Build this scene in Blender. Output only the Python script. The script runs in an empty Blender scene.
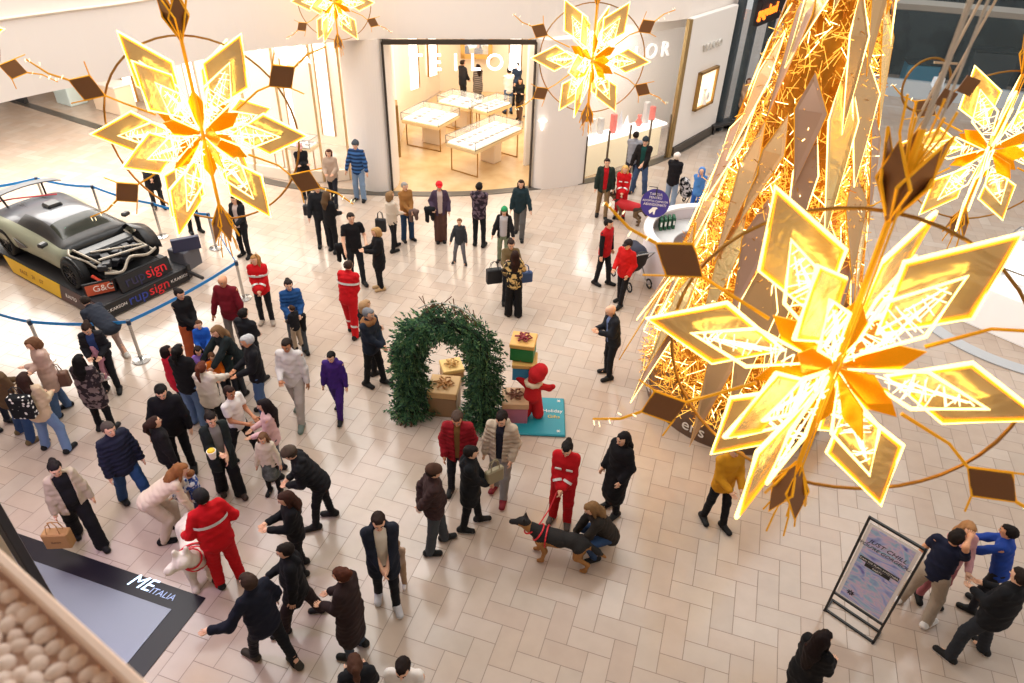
import bpy, bmesh, math, random
import numpy as np
from mathutils import Vector, Matrix, Quaternion
random.seed(7); RNG = np.random.default_rng(7)
SC = bpy.context.scene; COL = SC.collection
PI = math.pi
# ------------------------------------------------------------------ camera (24.8 mm, on the upper gallery)
CW = np.array([2.23260223, -5.37336246, 8.74913908]); FOC = 706.04
RW = np.array([[0.94949123, -0.20393719, 0.23848697],
               [0.31242152, 0.54338994, -0.77917916],
               [0.02931219, 0.81433224, 0.57965835]])
def F(px, py, z=0.0):
    """point of the place at height z that the photograph shows at pixel px, py"""
    d = RW @ np.array([(px - 512) / FOC, -(py - 341.5) / FOC, -1.0])
    p = CW + (z - CW[2]) / d[2] * d
    return Vector(p)
def D(px, py, dist):
    d = RW @ np.array([(px - 512) / FOC, -(py - 341.5) / FOC, -1.0])
    return Vector(CW + d * dist)
def Hat(fx, fy, hx, hy):
    """height of the point above floor point fx,fy seen at hx,hy"""
    P = F(fx, fy); d = RW @ np.array([(hx - 512) / FOC, -(hy - 341.5) / FOC, -1.0])
    s = ((P.x - CW[0]) * d[0] + (P.y - CW[1]) * d[1]) / (d[0] ** 2 + d[1] ** 2)
    return CW[2] + s * d[2]
cam = bpy.data.cameras.new('camera'); cam.lens = FOC / 1024 * 36; cam.sensor_width = 36; cam.clip_start = 0.05; cam.clip_end = 200
cam.dof.use_dof = True; cam.dof.focus_distance = 13.0; cam.dof.aperture_fstop = 2.2
co = bpy.data.objects.new('camera', cam); COL.objects.link(co)
m4 = Matrix(RW.tolist()).to_4x4(); m4.translation = Vector(CW); co.matrix_world = m4
SC.camera = co
# ------------------------------------------------------------------ materials
MC = {}
def lin(c): return tuple(((x / 12.92) if x <= 0.04045 else ((x + 0.055) / 1.055) ** 2.4) for x in c)
def hexc(h):
    h = h.lstrip('#'); return lin(tuple(int(h[i:i + 2], 16) / 255 for i in (0, 2, 4)))
def M(name, col='#808080', rough=0.6, metal=0.0, emit=None, strength=1.0, spec=0.5, trans=0.0, alpha=1.0, pattern=None, col2='#ffffff', scale=10, bump=0.0, coat=0.0):
    if name in MC: return MC[name]
    m = bpy.data.materials.new(name); m.use_nodes = True; MC[name] = m
    nt = m.node_tree; b = nt.nodes['Principled BSDF']
    c = hexc(col) if isinstance(col, str) else col
    b.inputs['Base Color'].default_value = (*c, 1); b.inputs['Roughness'].default_value = rough
    b.inputs['Metallic'].default_value = metal; b.inputs['Specular IOR Level'].default_value = spec
    b.inputs['Transmission Weight'].default_value = trans; b.inputs['Alpha'].default_value = alpha
    b.inputs['Coat Weight'].default_value = coat
    if emit:
        b.inputs['Emission Color'].default_value = (*hexc(emit), 1); b.inputs['Emission Strength'].default_value = strength
    tc = nt.nodes.new('ShaderNodeTexCoord')
    if pattern:
        mix = nt.nodes.new('ShaderNodeMix'); mix.data_type = 'RGBA'
        mix.inputs['A'].default_value = (*c, 1); mix.inputs['B'].default_value = (*hexc(col2), 1)
        rp = nt.nodes.new('ShaderNodeValToRGB')
        if pattern == 'noise' or pattern == 'blotch':
            t = nt.nodes.new('ShaderNodeTexNoise'); t.inputs['Scale'].default_value = scale; t.inputs['Detail'].default_value = 3
            out = t.outputs['Fac']; lo, hi = (0.3, 0.7) if pattern == 'noise' else (0.48, 0.54)
        elif pattern == 'spots':
            t = nt.nodes.new('ShaderNodeTexVoronoi'); t.inputs['Scale'].default_value = scale; out = t.outputs['Distance']; lo, hi = 0.34, 0.25
        elif pattern in ('stripe', 'vstripe'):
            t = nt.nodes.new('ShaderNodeTexWave'); t.inputs['Scale'].default_value = scale; t.bands_direction = 'Z' if pattern == 'stripe' else 'X'
            t.inputs['Distortion'].default_value = 0.3; out = t.outputs['Fac']; lo, hi = 0.45, 0.6
        nt.links.new(tc.outputs['Object'], t.inputs['Vector'])
        if lo > hi: lo, hi = hi, lo; rp.color_ramp.elements[0].color = (1, 1, 1, 1); rp.color_ramp.elements[1].color = (0, 0, 0, 1)
        rp.color_ramp.elements[0].position = lo; rp.color_ramp.elements[1].position = hi
        nt.links.new(out, rp.inputs['Fac']); nt.links.new(rp.outputs['Color'], mix.inputs['Factor'])
        nt.links.new(mix.outputs['Result'], b.inputs['Base Color'])
    if bump:
        t = nt.nodes.new('ShaderNodeTexNoise'); t.inputs['Scale'].default_value = 60; bp = nt.nodes.new('ShaderNodeBump')
        bp.inputs['Strength'].default_value = bump; bp.inputs['Distance'].default_value = 0.01
        nt.links.new(tc.outputs['Object'], t.inputs['Vector']); nt.links.new(t.outputs['Fac'], bp.inputs['Height']); nt.links.new(bp.outputs['Normal'], b.inputs['Normal'])
    return m
def cloth(hexcol, kind=None, col2=None, scale=10, rough=0.85):
    n = 'cloth_' + hexcol.strip('#') + (kind or '') + ((col2 or '').strip('#'))
    return M(n, hexcol, rough, pattern=kind, col2=col2 or '#ffffff', scale=scale, bump=0.25, spec=0.25)
# ------------------------------------------------------------------ objects
def tag(o, label=None, cat=None, group=None, kind=None):
    if label: o['label'] = label
    if cat: o['category'] = cat
    if group: o['group'] = group
    if kind: o['kind'] = kind
    return o
def empty(name, loc=(0, 0, 0), rz=0.0, label=None, cat=None, group=None):
    o = bpy.data.objects.new(name, None); COL.objects.link(o); o.location = loc; o.rotation_euler = (0, 0, rz)
    o.empty_display_size = 0.1
    return tag(o, label, cat, group)
def copy_tree(o, parent=None):
    c = o.copy(); COL.objects.link(c); c.parent = parent
    if parent is not None: c.matrix_parent_inverse = Matrix()
    for ch in [x for x in o.children]: copy_tree(ch, c)
    return c
def mesh(name, V, Fs, mats, parent=None, mi=None, smooth=False, kind=None):
    me = bpy.data.meshes.new(name); me.from_pydata([tuple(v) for v in V] if not isinstance(V, list) else V, [], Fs)
    if not isinstance(mats, (list, tuple)): mats = [mats]
    for m in mats: me.materials.append(m)
    if mi is not None: me.polygons.foreach_set('material_index', np.array(mi, dtype=np.int32))
    if smooth: me.polygons.foreach_set('use_smooth', np.ones(len(me.polygons), dtype=bool))
    me.update()
    o = bpy.data.objects.new(name, me); COL.objects.link(o)
    if parent is not None: o.parent = parent
    if kind: o['kind'] = kind
    return o
class MB:
    """collects shapes into one mesh"""
    def __init__(s): s.V = []; s.F = []; s.I = []; s.m = 0
    def add(s, V, Fs):
        n = len(s.V); s.V += [tuple(v) for v in V]; s.F += [tuple(i + n for i in f) for f in Fs]; s.I += [s.m] * len(Fs); return s
    def box(s, c, size, rz=0.0, M3=None, bev=0.0):
        hx, hy, hz = [x / 2 for x in size]; R = M3 if M3 is not None else Matrix.Rotation(rz, 3, 'Z'); c = Vector(c)
        if bev <= 0 or min(hx, hy, hz) < bev * 1.2:
            P = [Vector((x * hx, y * hy, z * hz)) for x in (-1, 1) for y in (-1, 1) for z in (-1, 1)]
            return s.add([c + R @ p for p in P], [(0, 1, 3, 2), (4, 6, 7, 5), (0, 4, 5, 1), (2, 3, 7, 6), (0, 2, 6, 4), (1, 5, 7, 3)])
        b = bev; V = []; idx = {}
        for sx in (-1, 1):
            for sy in (-1, 1):
                for sz in (-1, 1):
                    for a in range(3):
                        p = [sx * (hx - b), sy * (hy - b), sz * (hz - b)]; p[a] = (sx * hx, sy * hy, sz * hz)[a]
                        idx[(sx, sy, sz, a)] = len(V); V.append(c + R @ Vector(p))
        Fs = []
        for a in range(3):
            u, v = [i for i in range(3) if i != a]
            for sg in (-1, 1):
                f = []
                for (p, q) in ((-1, -1), (1, -1), (1, 1), (-1, 1)):
                    k = [0, 0, 0]; k[a] = sg; k[u] = p; k[v] = q; f.append(idx[(*k, a)])
                if (sg < 0) != (a == 1): f.reverse()
                Fs.append(tuple(f))
        for a in range(3):
            u, v = [i for i in range(3) if i != a]
            for su in (-1, 1):
                for sv in (-1, 1):
                    k0 = [0, 0, 0]; k0[u] = su; k0[v] = sv; k1 = list(k0); k0[a] = -1; k1[a] = 1
                    Fs.append((idx[(*k0, u)], idx[(*k1, u)], idx[(*k1, v)], idx[(*k0, v)]))
        for sx in (-1, 1):
            for sy in (-1, 1):
                for sz in (-1, 1): Fs.append(tuple(idx[(sx, sy, sz, a)] for a in range(3)))
        return s.add(V, Fs)
    def tube(s, pts, r, n=8, cap=True, closed=False):
        pts = [Vector(p) for p in pts]; N = len(pts)
        rs = r if isinstance(r, (list, tuple)) else [r] * N
        V = []; up = Vector((0.13, 0.21, 0.97))
        for i, p in enumerate(pts):
            if closed: t = pts[(i + 1) % N] - pts[i - 1]
            else: t = pts[min(i + 1, N - 1)] - pts[max(i - 1, 0)]
            if t.length < 1e-9: t = Vector((0, 0, 1))
            t.normalize(); a = t.cross(up)
            if a.length < 0.05: a = t.cross(Vector((1, 0, 0)))
            a.normalize(); b = t.cross(a)
            for k in range(n): V.append(p + (a * math.cos(2 * PI * k / n) + b * math.sin(2 * PI * k / n)) * rs[i])
        Fs = []
        for i in range(N if closed else N - 1):
            for k in range(n):
                a0 = i * n + k; a1 = i * n + (k + 1) % n; j = (i + 1) % N
                Fs.append((a0, a1, j * n + (k + 1) % n, j * n + k))
        if cap and not closed: Fs.append(tuple(range(n))[::-1]); Fs.append(tuple(range((N - 1) * n, N * n)))
        return s.add(V, Fs)
    def cyl(s, c, r, h, n=24, r2=None): return s.tube([c, Vector(c) + Vector((0, 0, h))], [r, r if r2 is None else r2], n)
    def prism(s, pts, t):
        """polygon (3-D, planar) given thickness t along its normal, centred"""
        pts = [Vector(p) for p in pts]; nrm = Vector((0, 0, 0)); c = sum(pts, Vector()) / len(pts)
        for i in range(len(pts)): nrm += (pts[i] - c).cross(pts[(i + 1) % len(pts)] - c)
        nrm.normalize(); n = len(pts)
        V = [p + nrm * t / 2 for p in pts] + [p - nrm * t / 2 for p in pts]
        return s.add(V, [tuple(range(n)), tuple(range(2 * n - 1, n - 1, -1))] + [(i, i + n, (i + 1) % n + n, (i + 1) % n) for i in range(n)])
    def wall(s, path, z0, z1, t=0.1):
        """vertical wall along a 2-D path, thickness t to its left"""
        P = [Vector((p[0], p[1])) for p in path]; N = len(P); off = []
        for i in range(N):
            d = (P[min(i + 1, N - 1)] - P[max(i - 1, 0)]).normalized(); off.append(P[i] + Vector((-d.y, d.x)) * t)
        V = []
        for p, q in zip(P, off): V += [(p.x, p.y, z0), (p.x, p.y, z1), (q.x, q.y, z0), (q.x, q.y, z1)]
        Fs = [(0, 1, 3, 2), (4 * N - 4, 4 * N - 2, 4 * N - 1, 4 * N - 3)]
        for i in range(N - 1):
            a = 4 * i; b = a + 4
            Fs += [(a, b, b + 1, a + 1), (a + 2, a + 3, b + 3, b + 2), (a + 1, b + 1, b + 3, a + 3), (a, a + 2, b + 2, b)]
        return s.add(V, Fs)
    def sphere(s, c, r, nu=10, nv=7, R=None):
        c = Vector(c); rr = r if isinstance(r, (list, tuple)) else (r, r, r); V = []
        for j in range(nv + 1):
            th = PI * j / nv
            for i in range(nu):
                ph = 2 * PI * i / nu; p = Vector((math.sin(th) * math.cos(ph) * rr[0], math.sin(th) * math.sin(ph) * rr[1], math.cos(th) * rr[2]))
                V.append(c + (R @ p if R is not None else p))
        Fs = [(j * nu + i, (j + 1) * nu + i, (j + 1) * nu + (i + 1) % nu, j * nu + (i + 1) % nu) for j in range(nv) for i in range(nu)]
        return s.add(V, Fs)
    def build(s, name, mats, parent=None, smooth=False, kind=None): return mesh(name, s.V, s.F, mats, parent, s.I if isinstance(mats, (list, tuple)) else None, smooth, kind)
def smoothpath(P, k=6):
    P = [Vector((*p, 0)[:3]) if len(p) == 2 else Vector(p) for p in P]; out = []
    for i in range(len(P) - 1):
        a = P[max(i - 1, 0)]; b = P[i]; c = P[i + 1]; d = P[min(i + 2, len(P) - 1)]
        for j in range(k):
            t = j / k; out.append(0.5 * ((2 * b) + (c - a) * t + (2 * a - 5 * b + 4 * c - d) * t * t + (3 * b - a - 3 * c + d) * t ** 3))
    out.append(P[-1]); return out
def text(name, s, size, mat, origin, xdir, updir, parent=None, depth=0.01, align='CENTER', shear=0.0, sx=1.0):
    cu = bpy.data.curves.new(name, 'FONT'); cu.body = s; cu.size = size; cu.extrude = depth; cu.align_x = align; cu.align_y = 'CENTER'; cu.shear = shear
    cu.space_character = 1.0; cu.resolution_u = 3
    o = bpy.data.objects.new(name + '_tmp', cu); COL.objects.link(o)
    me = bpy.data.meshes.new_from_object(o.evaluated_get(bpy.context.evaluated_depsgraph_get()))
    bpy.data.objects.remove(o); bpy.data.curves.remove(cu)
    x = Vector(xdir).normalized(); u = Vector(updir).normalized(); n = x.cross(u)
    mm = Matrix((x * sx, u, n)).transposed().to_4x4(); mm.translation = Vector(origin)
    me.transform(mm); me.materials.clear(); me.materials.append(mat); me.name = name
    q = bpy.data.objects.new(name, me); COL.objects.link(q)
    if parent is not None: q.parent = parent
    return q
def loc_in(par, p):  # world point into the frame of an empty
    return (Matrix.Translation(par.location) @ Matrix.Rotation(par.rotation_euler.z, 4, 'Z')).inverted() @ Vector(p)
# ------------------------------------------------------------------ signed-distance bodies, polygonised by surface nets
def net(prims, res, k=0.03, mod=None):
    A = np.array([p[0] for p in prims], float); B = np.array([p[1] for p in prims], float)
    R = np.array([max(p[2], p[3]) * (p[5] if len(p) > 5 else 1.0) for p in prims])[:, None]
    lo = np.minimum(A, B) - R; hi = np.maximum(A, B) + R
    g0 = lo.min(0) - 3 * res; g1 = hi.max(0) + 3 * res; n = np.ceil((g1 - g0) / res).astype(int) + 1
    f = np.full(n, 1.0, dtype=np.float32)
    ax = [g0[i] + res * np.arange(n[i]) for i in range(3)]
    for q, p in enumerate(prims):
        m = k + 2 * res
        i0 = np.maximum(((lo[q] - m - g0) / res).astype(int), 0); i1 = np.minimum(np.ceil((hi[q] + m - g0) / res).astype(int) + 1, n)
        X = ax[0][i0[0]:i1[0]][:, None, None]; Y = ax[1][i0[1]:i1[1]][None, :, None]; Z = ax[2][i0[2]:i1[2]][None, None, :]
        a = A[q]; b = B[q]; dx, dy, dz = X - a[0], Y - a[1], Z - a[2]; ab = b - a
        if len(p) > 5:
            nn = np.asarray(p[4], float); kk = 1 - 1 / p[5]; dn = (dx * nn[0] + dy * nn[1] + dz * nn[2]) * kk
            dx = dx - dn * nn[0]; dy = dy - dn * nn[1]; dz = dz - dn * nn[2]; ab = ab - kk * (ab @ nn) * nn
        L = max(ab @ ab, 1e-9); t = np.clip((dx * ab[0] + dy * ab[1] + dz * ab[2]) / L, 0, 1)
        d = np.sqrt((dx - t * ab[0]) ** 2 + (dy - t * ab[1]) ** 2 + (dz - t * ab[2]) ** 2) - (p[2] + (p[3] - p[2]) * t)
        sl = f[i0[0]:i1[0], i0[1]:i1[1], i0[2]:i1[2]]
        h = np.clip(0.5 + 0.5 * (sl - d) / k, 0, 1); f[i0[0]:i1[0], i0[1]:i1[1], i0[2]:i1[2]] = sl * (1 - h) + d * h - k * h * (1 - h)
    if mod is not None:
        f = mod(ax[0][:, None, None], ax[1][None, :, None], ax[2][None, None, :], f)
    f[0] = f[-1] = 1; f[:, 0] = f[:, -1] = 1; f[:, :, 0] = f[:, :, -1] = 1
    ins = f < 0
    c = [ins[dx:n[0] - 1 + dx, dy:n[1] - 1 + dy, dz:n[2] - 1 + dz] for dx in (0, 1) for dy in (0, 1) for dz in (0, 1)]
    s = sum(x.astype(np.int8) for x in c); act = (s > 0) & (s < 8); I = np.argwhere(act)
    if len(I) == 0: return np.zeros((0, 3)), []
    ids = np.full(act.shape, -1, dtype=np.int64); ids[act] = np.arange(len(I))
    cor = np.array([(dx, dy, dz) for dx in (0, 1) for dy in (0, 1) for dz in (0, 1)])
    val = np.stack([f[I[:, 0] + q[0], I[:, 1] + q[1], I[:, 2] + q[2]] for q in cor], 1)
    acc = np.zeros((len(I), 3)); cnt = np.zeros(len(I))
    for i in range(8):
        for j in range(i + 1, 8):
            if np.abs(cor[i] - cor[j]).sum() == 1:
                x = (val[:, i] < 0) != (val[:, j] < 0); t = np.where(x, val[:, i] / np.where(x, val[:, i] - val[:, j], 1), 0)
                acc += np.where(x[:, None], cor[i] + (cor[j] - cor[i]) * t[:, None], 0); cnt += x
    V = g0 + res * (I + acc / cnt[:, None])
    Q = []
    for a in range(3):
        u, v = (a + 1) % 3, (a + 2) % 3
        s0 = [slice(1, n[i] - 1) for i in range(3)]; s1 = list(s0); s1[a] = slice(2, n[a]); s0[a] = slice(1, n[a] - 1)
        e0 = ins[tuple(s0)]; e1 = ins[tuple(s1)]; E = np.argwhere(e0 != e1)
        if len(E) == 0: continue
        sgn = e0[tuple(E.T)]; E = E + 1
        du = np.zeros(3, int); du[u] = 1; dv = np.zeros(3, int); dv[v] = 1
        q = np.stack([ids[tuple((E - du - dv).T)], ids[tuple((E - dv).T)], ids[tuple(E.T)], ids[tuple((E - du).T)]], 1)
        q[~sgn] = q[~sgn][:, ::-1]; Q.append(q)
    Q = np.concatenate(Q)
    return V, Q.tolist()
def netmesh(name, prims, res, mats, parent=None, k=0.03, mod=None, extra=None, matfn=None):
    V, Q = net(prims, res, k, mod); mb = MB(); mb.V = V.tolist(); mb.F = [tuple(q) for q in Q]; mb.I = [0] * len(Q)
    if not Q: return None
    if matfn is not None:
        C = V[np.array(Q)].mean(1); mb.I = matfn(C).astype(int).tolist()
    if extra is not None: extra(mb)
    return mesh(name, mb.V, mb.F, mats, parent, mb.I, True)
# ------------------------------------------------------------------ people
SK = {'l': '#e6b596', 'm': '#d69a76', 'd': '#b97f5c'}
def v3(x, y, z): return np.array([x, y, z], float)
def unit(a): return a / max(np.linalg.norm(a), 1e-9)
def ik(a, c, l1, l2, pole):
    d = c - a; L = np.linalg.norm(d); L2 = min(L, (l1 + l2) * 0.999); u = d / L
    if L > L2: c = a + u * L2
    x = (l1 * l1 - l2 * l2 + L2 * L2) / (2 * L2); h = math.sqrt(max(l1 * l1 - x * x, 0)); p = pole - u * (pole @ u)
    return a + u * x + unit(p) * h, c
ARM = {'down': (.25, .06, .84), 'loose': (.30, .12, .88), 'pocket': (.20, .13, .95), 'front': (.03, .26, 1.0), 'phone': (.07, .34, 1.18), 'cross': (-.10, .24, 1.16),
       'back': (.04, -.2, .98), 'up': (.07, .30, 1.50), 'fwd': (.16, .50, 1.10), 'reach': (.10, .62, .80), 'hip': (.24, .04, 1.02), 'face': (.05, .17, 1.48), 'hold': (.10, .30, 1.06),
       'out': (.48, .22, 1.05), 'wave': (.42, .42, 1.28), 'swingf': (.25, .30, .92), 'swingb': (.27, -.24, .92), 'head': (.10, .12, 1.62), 'low': (.12, .50, .55)}
def person(px, py, face, label, H=1.72, sex='m', stance='stand', arms='down', lean=0, nod=15, turn=0, top='jacket', tc='#1c1c20', open_=None, ow=0.055, tkind=None, tc2=None, tscale=10,
           bottom='slim', bc='#1d1d22', shoe='#1a1a1a', sole=None, hair='short', hc='#2a1c14', skin='l', hat=None, hatc='#222222', stripe=None, hood=False, fur=None, fat=1.0, res=0.017, group=None, twist=0, at=None):
    P = Vector(at) if at is not None else F(px, py)
    q = F(px + face[0], py + face[1]); ang = math.atan2(q.y - F(px, py).y, q.x - F(px, py).x) - PI / 2
    T = empty('person', P, ang, label, 'person', group)
    s = H / 1.76; kid = H < 1.42; hs = (0.97 if H > 1.6 else 1.0 if not kid else 1.0 + (1.42 - H) * 0.75)
    sw = (.185 if sex == 'm' else .160) * (0.88 if kid else 1); hw = .088
    hip = v3(0, 0, .93)
    ft = {'stand': [(-.11, .02), (.12, -.03)], 'walk': [(-.09, .26), (.09, -.28)], 'walk2': [(-.09, -.24), (.09, .24)], 'wide': [(-.2, .05), (.2, -.04)], 'step': [(-.1, .14), (.11, -.12)],
          'crouch': [(-.15, .16), (.14, -.04)], 'sit': [(-.12, .42), (.12, .45)], 'bend': [(-.12, .1), (.12, -.12)], 'together': [(-.07, 0), (.075, .02)]}[stance]
    if stance == 'crouch': hip = v3(0, -.06, .42)
    if stance == 'sit': hip = v3(0, 0, .50)
    if stance == 'bend': hip = v3(0, -.12, .86)
    if 'walk' in stance: hip[2] = .89
    if stance == 'wide': hip[2] = .905
    L = math.radians(lean); u = v3(math.sin(math.radians(twist)) * .3, math.sin(L), math.cos(L)); u = unit(u); fw = unit(v3(0, math.cos(L), -math.sin(L))); rt = v3(1, 0, 0)
    J = {}
    J['chest'] = hip + u * .34; J['nb'] = hip + u * .545
    sh = hip + u * .50
    Lh = math.radians(lean * .55 + (12 if sex == 'm' else 10) * .5); un = unit(v3(0, math.sin(Lh), math.cos(Lh))); nt = J['nb'] + un * .075
    nd = math.radians(lean * .35 + nod * .75 - 8); tn = math.radians(-turn)
    hf0 = v3(math.sin(-tn), math.cos(tn), 0); hr = v3(math.cos(tn), -math.sin(-tn), 0); hf = hf0 * math.cos(nd) + v3(0, 0, -1) * math.sin(nd); hu = v3(0, 0, 1) * math.cos(nd) + hf0 * math.sin(nd)
    def C(x, y, z): return nt + (x * hr + y * hf + z * hu) * hs
    arms = (arms, arms) if isinstance(arms, str) else arms
    body = []; limb = []; hands = []
    for i, sg in enumerate((-1, 1)):
        S = sh + rt * sg * sw
        a = arms[i]; t = np.array(ARM[a] if isinstance(a, str) else a, float)
        # arm targets are measured for an upright torso; carry them along with the shoulders
        if stance in ('crouch', 'sit') or abs(lean) > 12:
            base = v3(0, 0, 1.43); off = t * v3(sg, 1, 1) - base
            if isinstance(a, str) and a in ('reach', 'low', 'down', 'fwd', 'front', 'hold', 'phone', 'face', 'up', 'cross', 'pocket', 'back', 'hip', 'loose', 'swingf', 'swingb', 'out', 'wave', 'head'):
                mixl = 0.6 if a in ('down', 'reach', 'low', 'front', 'fwd', 'loose') else 1.0
                off = (off[0] * rt + off[1] * fw + off[2] * u) * mixl + off * (1 - mixl); W = sh + off
            else: W = t * v3(sg, 1, 1)
        else: W = t * v3(sg, 1, 1)
        el, W = ik(S, W, .285, .255, v3(sg * .30, -.6, -.6)); W = np.array(W)
        d = unit(W - el); nrm = unit(np.cross(d, v3(0, 0, 1)) * -sg + v3(0.01, 0, 0)) if abs(d[2]) > .6 else unit(v3(0, 0, 1) - d * d[2]);
        if abs(d[2]) > .6: nrm = unit(rt * -sg - d * (rt * -sg @ d))
        side = unit(np.cross(d, nrm)); hands.append((W, d, nrm, side, sg)); limb.append((S, el, W))
    legs = []
    for i, sg in enumerate((-1, 1)):
        hp = hip + rt * sg * hw; A = v3(ft[i][0] * (fat if fat > 1 else 1), ft[i][1], .085)
        if stance == 'crouch' and sg > 0: A[2] = .13
        kn, A = ik(hp, A, .43, .42, v3(sg * (.35 if stance == 'crouch' else .12), 1, .2 if stance == 'crouch' else 0)); legs.append((hp, kn, np.array(A)))
    # ---- skin: one continuous body
    sk = M('skin_' + skin, SK[skin], .55, spec=.3)
    pr = []
    pr += [(hip + u * .02, hip + u * .2, .105, .09, rt, 1.35), (hip + u * .2, hip + u * .42, .095, .105, rt, 1.45), (sh - rt * sw * .9, sh + rt * sw * .9, .055, .055),
           (J['nb'] - u * .03, nt + un * .02, .058, .050)]
    pr += [(C(0, -.025, .10), C(0, .03, .105), .082, .078, hr, .93), (C(0, .035, .06), C(0, .055, .005), .058, .034), (C(0, .02, .04), C(0, .03, .0), .055, .04),
           (C(0, .10, .075), C(0, .118, .052), .010, .014), (C(-.078, .0, .07), C(-.078, -.005, .045), .012, .010), (C(.078, .0, .07), C(.078, -.005, .045), .012, .010)]
    for (S, el, W), (w, d, nrm, side, sg) in zip(limb, hands):
        pr += [(S, el, .05, .040), (el, W, .040, .027), (W, W + d * .055, .026, .030, side, 1.35)]
    for hp, kn, A in legs: pr += [(hp, kn, .082, .056), (kn, A, .054, .038), (A, A + v3(0, .12, -.045), .036, .028)]
    def feat(mb):
        for (W, d, nrm, side, sg) in hands:
            pc = W + d * .085
            for j, (o, ln) in enumerate(((-.031, .068), (-.011, .078), (.010, .073), (.030, .058))):
                r0 = pc + side * o - d * .012; cu = nrm * -.0; b1 = r0 + d * ln * .55 + nrm * (-.006 - .002 * j) * 1; b2 = b1 + d * ln * .42 + nrm * .020 * (1 if j % 2 else .8)
                mb.tube([r0, b1, b2], [.0098, .0088, .0065], 6)
            t0 = W + d * .03 - side * .03; mb.tube([t0, t0 + d * .035 - side * .028 + nrm * .008, t0 + d * .066 - side * .032 + nrm * .016], [.012, .0105, .008], 6)
        for sx in (-1, 1):
            mb.m = 1; mb.sphere(C(sx * .031, .097, .088), .012 * hs, 8, 5); mb.m = 3; mb.sphere(C(sx * .031, .104, .088), .0075 * hs, 6, 4); mb.m = 2
            mb.tube([C(sx * .014, .108, .109), C(sx * .033, .106, .113), C(sx * .050, .093, .108)], [.004, .005, .003], 5)
        mb.m = 4; mb.tube([C(-.024, .088, .020), C(0, .097, .021), C(.024, .088, .020)], [.004, .0085, .004], 6); mb.m = 0
    hm = M('hair_' + hc.strip('#'), hc, .7, spec=.15, bump=.4)
    netmesh('body', pr, res, [sk, M('eye_white', '#f0ece6', .3), hm, M('iris', '#241a14', .2), M('lips', '#b35f55', .5)], T, .022, None, feat)
    # ---- hair
    def facecut(zt=.150, yy=.028):
        def fn(X, Y, Z, f):
            dx, dy, dz = (X - nt[0]) / hs, (Y - nt[1]) / hs, (Z - nt[2]) / hs
            yl = dx * hf[0] + dy * hf[1] + dz * hf[2]; zl = dx * hu[0] + dy * hu[1] + dz * hu[2]
            c = np.maximum(yy - yl, zl - zt); wv = .004 * np.sin(90 * X + 40 * Z) * np.sin(80 * Y + 20 * Z)
            f = np.maximum(f, -c) + wv
            if hair in ('short', 'curly'): f = np.maximum(f, .028 - zl)
            return f
        return fn
    cap = [(C(0, -.032, .098), C(0, .026, .108), .095, .088, hr, .95)]
    hair_ = cap[:]
    if hair in ('long', 'longer'):
        e = .30 if hair == 'long' else .46
        dn = unit(-u * .8 - v3(0, 0, .35)); bk = -fw
        p0 = C(0, -.05, .06); p1 = J['nb'] + bk * .10 - u * .02; p2 = p1 + dn * (e - .14) + bk * .015
        hair_ += [(p0, p1, .085, .075, rt, 1.15), (p1, p2, .07, .035, rt, 1.7)]
        for sx in (-1, 1): hair_ += [(C(sx * .075, .005, .09), C(sx * .085, .02, -.03), .028, .028), (C(sx * .085, .02, -.03), J['nb'] + rt * sx * .09 + fw * .07 - u * .10, .028, .022)]
    elif hair in ('pony', 'bun'):
        b = C(0, -.125, .13)
        hair_ += [(C(0, -.08, .11), b, .04, .03), (b, b, .045, .045)]
        if hair == 'pony': hair_ += [(b, C(0, -.17, .04), .035, .035), (C(0, -.17, .04), C(0, -.14, -.14), .035, .016)]
    elif hair == 'bob': hair_ += [(C(0, -.05, .08), C(0, -.055, -.01), .09, .085, hr, 1.08)] + [(C(sx * .078, .01, .09), C(sx * .078, .02, .0), .03, .026) for sx in (-1, 1)]
    elif hair == 'curly': hair_ += [(C(sx * .05, y, .13), C(sx * .05, y, .13), .06, .06) for sx in (-1, 1) for y in (-.06, .02)]
    if hair != 'bald' and hat != 'hoodup': netmesh('hair', hair_, res * .8, hm, T, .025, facecut())
    elif hair == 'bald': pass
    # ---- hats
    hmt = cloth(hatc)
    if hat == 'beanie':
        netmesh('beanie', [(C(0, -.03, .115), C(0, .02, .12), .103, .098, hr, .96), (C(0, -.02, .2), C(0, -.02, .2), .04, .04)], res * .8, hmt, T, .03,
                lambda X, Y, Z, f: np.maximum(f, .112 - ((X - nt[0]) * hu[0] + (Y - nt[1]) * hu[1] + (Z - nt[2]) * hu[2]) / hs + .02 * 0))
    elif hat == 'cap':
        netmesh('cap', [(C(0, -.03, .115), C(0, .02, .12), .100, .096, hr, .96), (C(0, .07, .118), C(0, .155, .108), .05, .045, hr, 1.25)], res * .8, hmt, T, .012,
                lambda X, Y, Z, f: np.maximum(f, np.maximum(.112 - ((X - nt[0]) * hu[0] + (Y - nt[1]) * hu[1] + (Z - nt[2]) * hu[2]) / hs, np.where(((X - nt[0]) * hf[0] + (Y - nt[1]) * hf[1] + (Z - nt[2]) * hf[2]) / hs > .1, ((X - nt[0]) * hu[0] + (Y - nt[1]) * hu[1] + (Z - nt[2]) * hu[2]) / hs - .132, -1))))
    elif hat == 'hoodup':
        netmesh('hood', [(C(0, -.04, .10), C(0, .02, .11), .115, .105), (C(0, -.04, .05), J['nb'] - fw * .03, .11, .12)], res * .8, cloth(tc), T, .03,
                lambda X, Y, Z, f: np.where(((X - nt[0]) * hf[0] + (Y - nt[1]) * hf[1] + (Z - nt[2]) * hf[2]) > .045 * hs, .02, f))
    elif hat == 'antlers':
        mb = MB()
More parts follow.
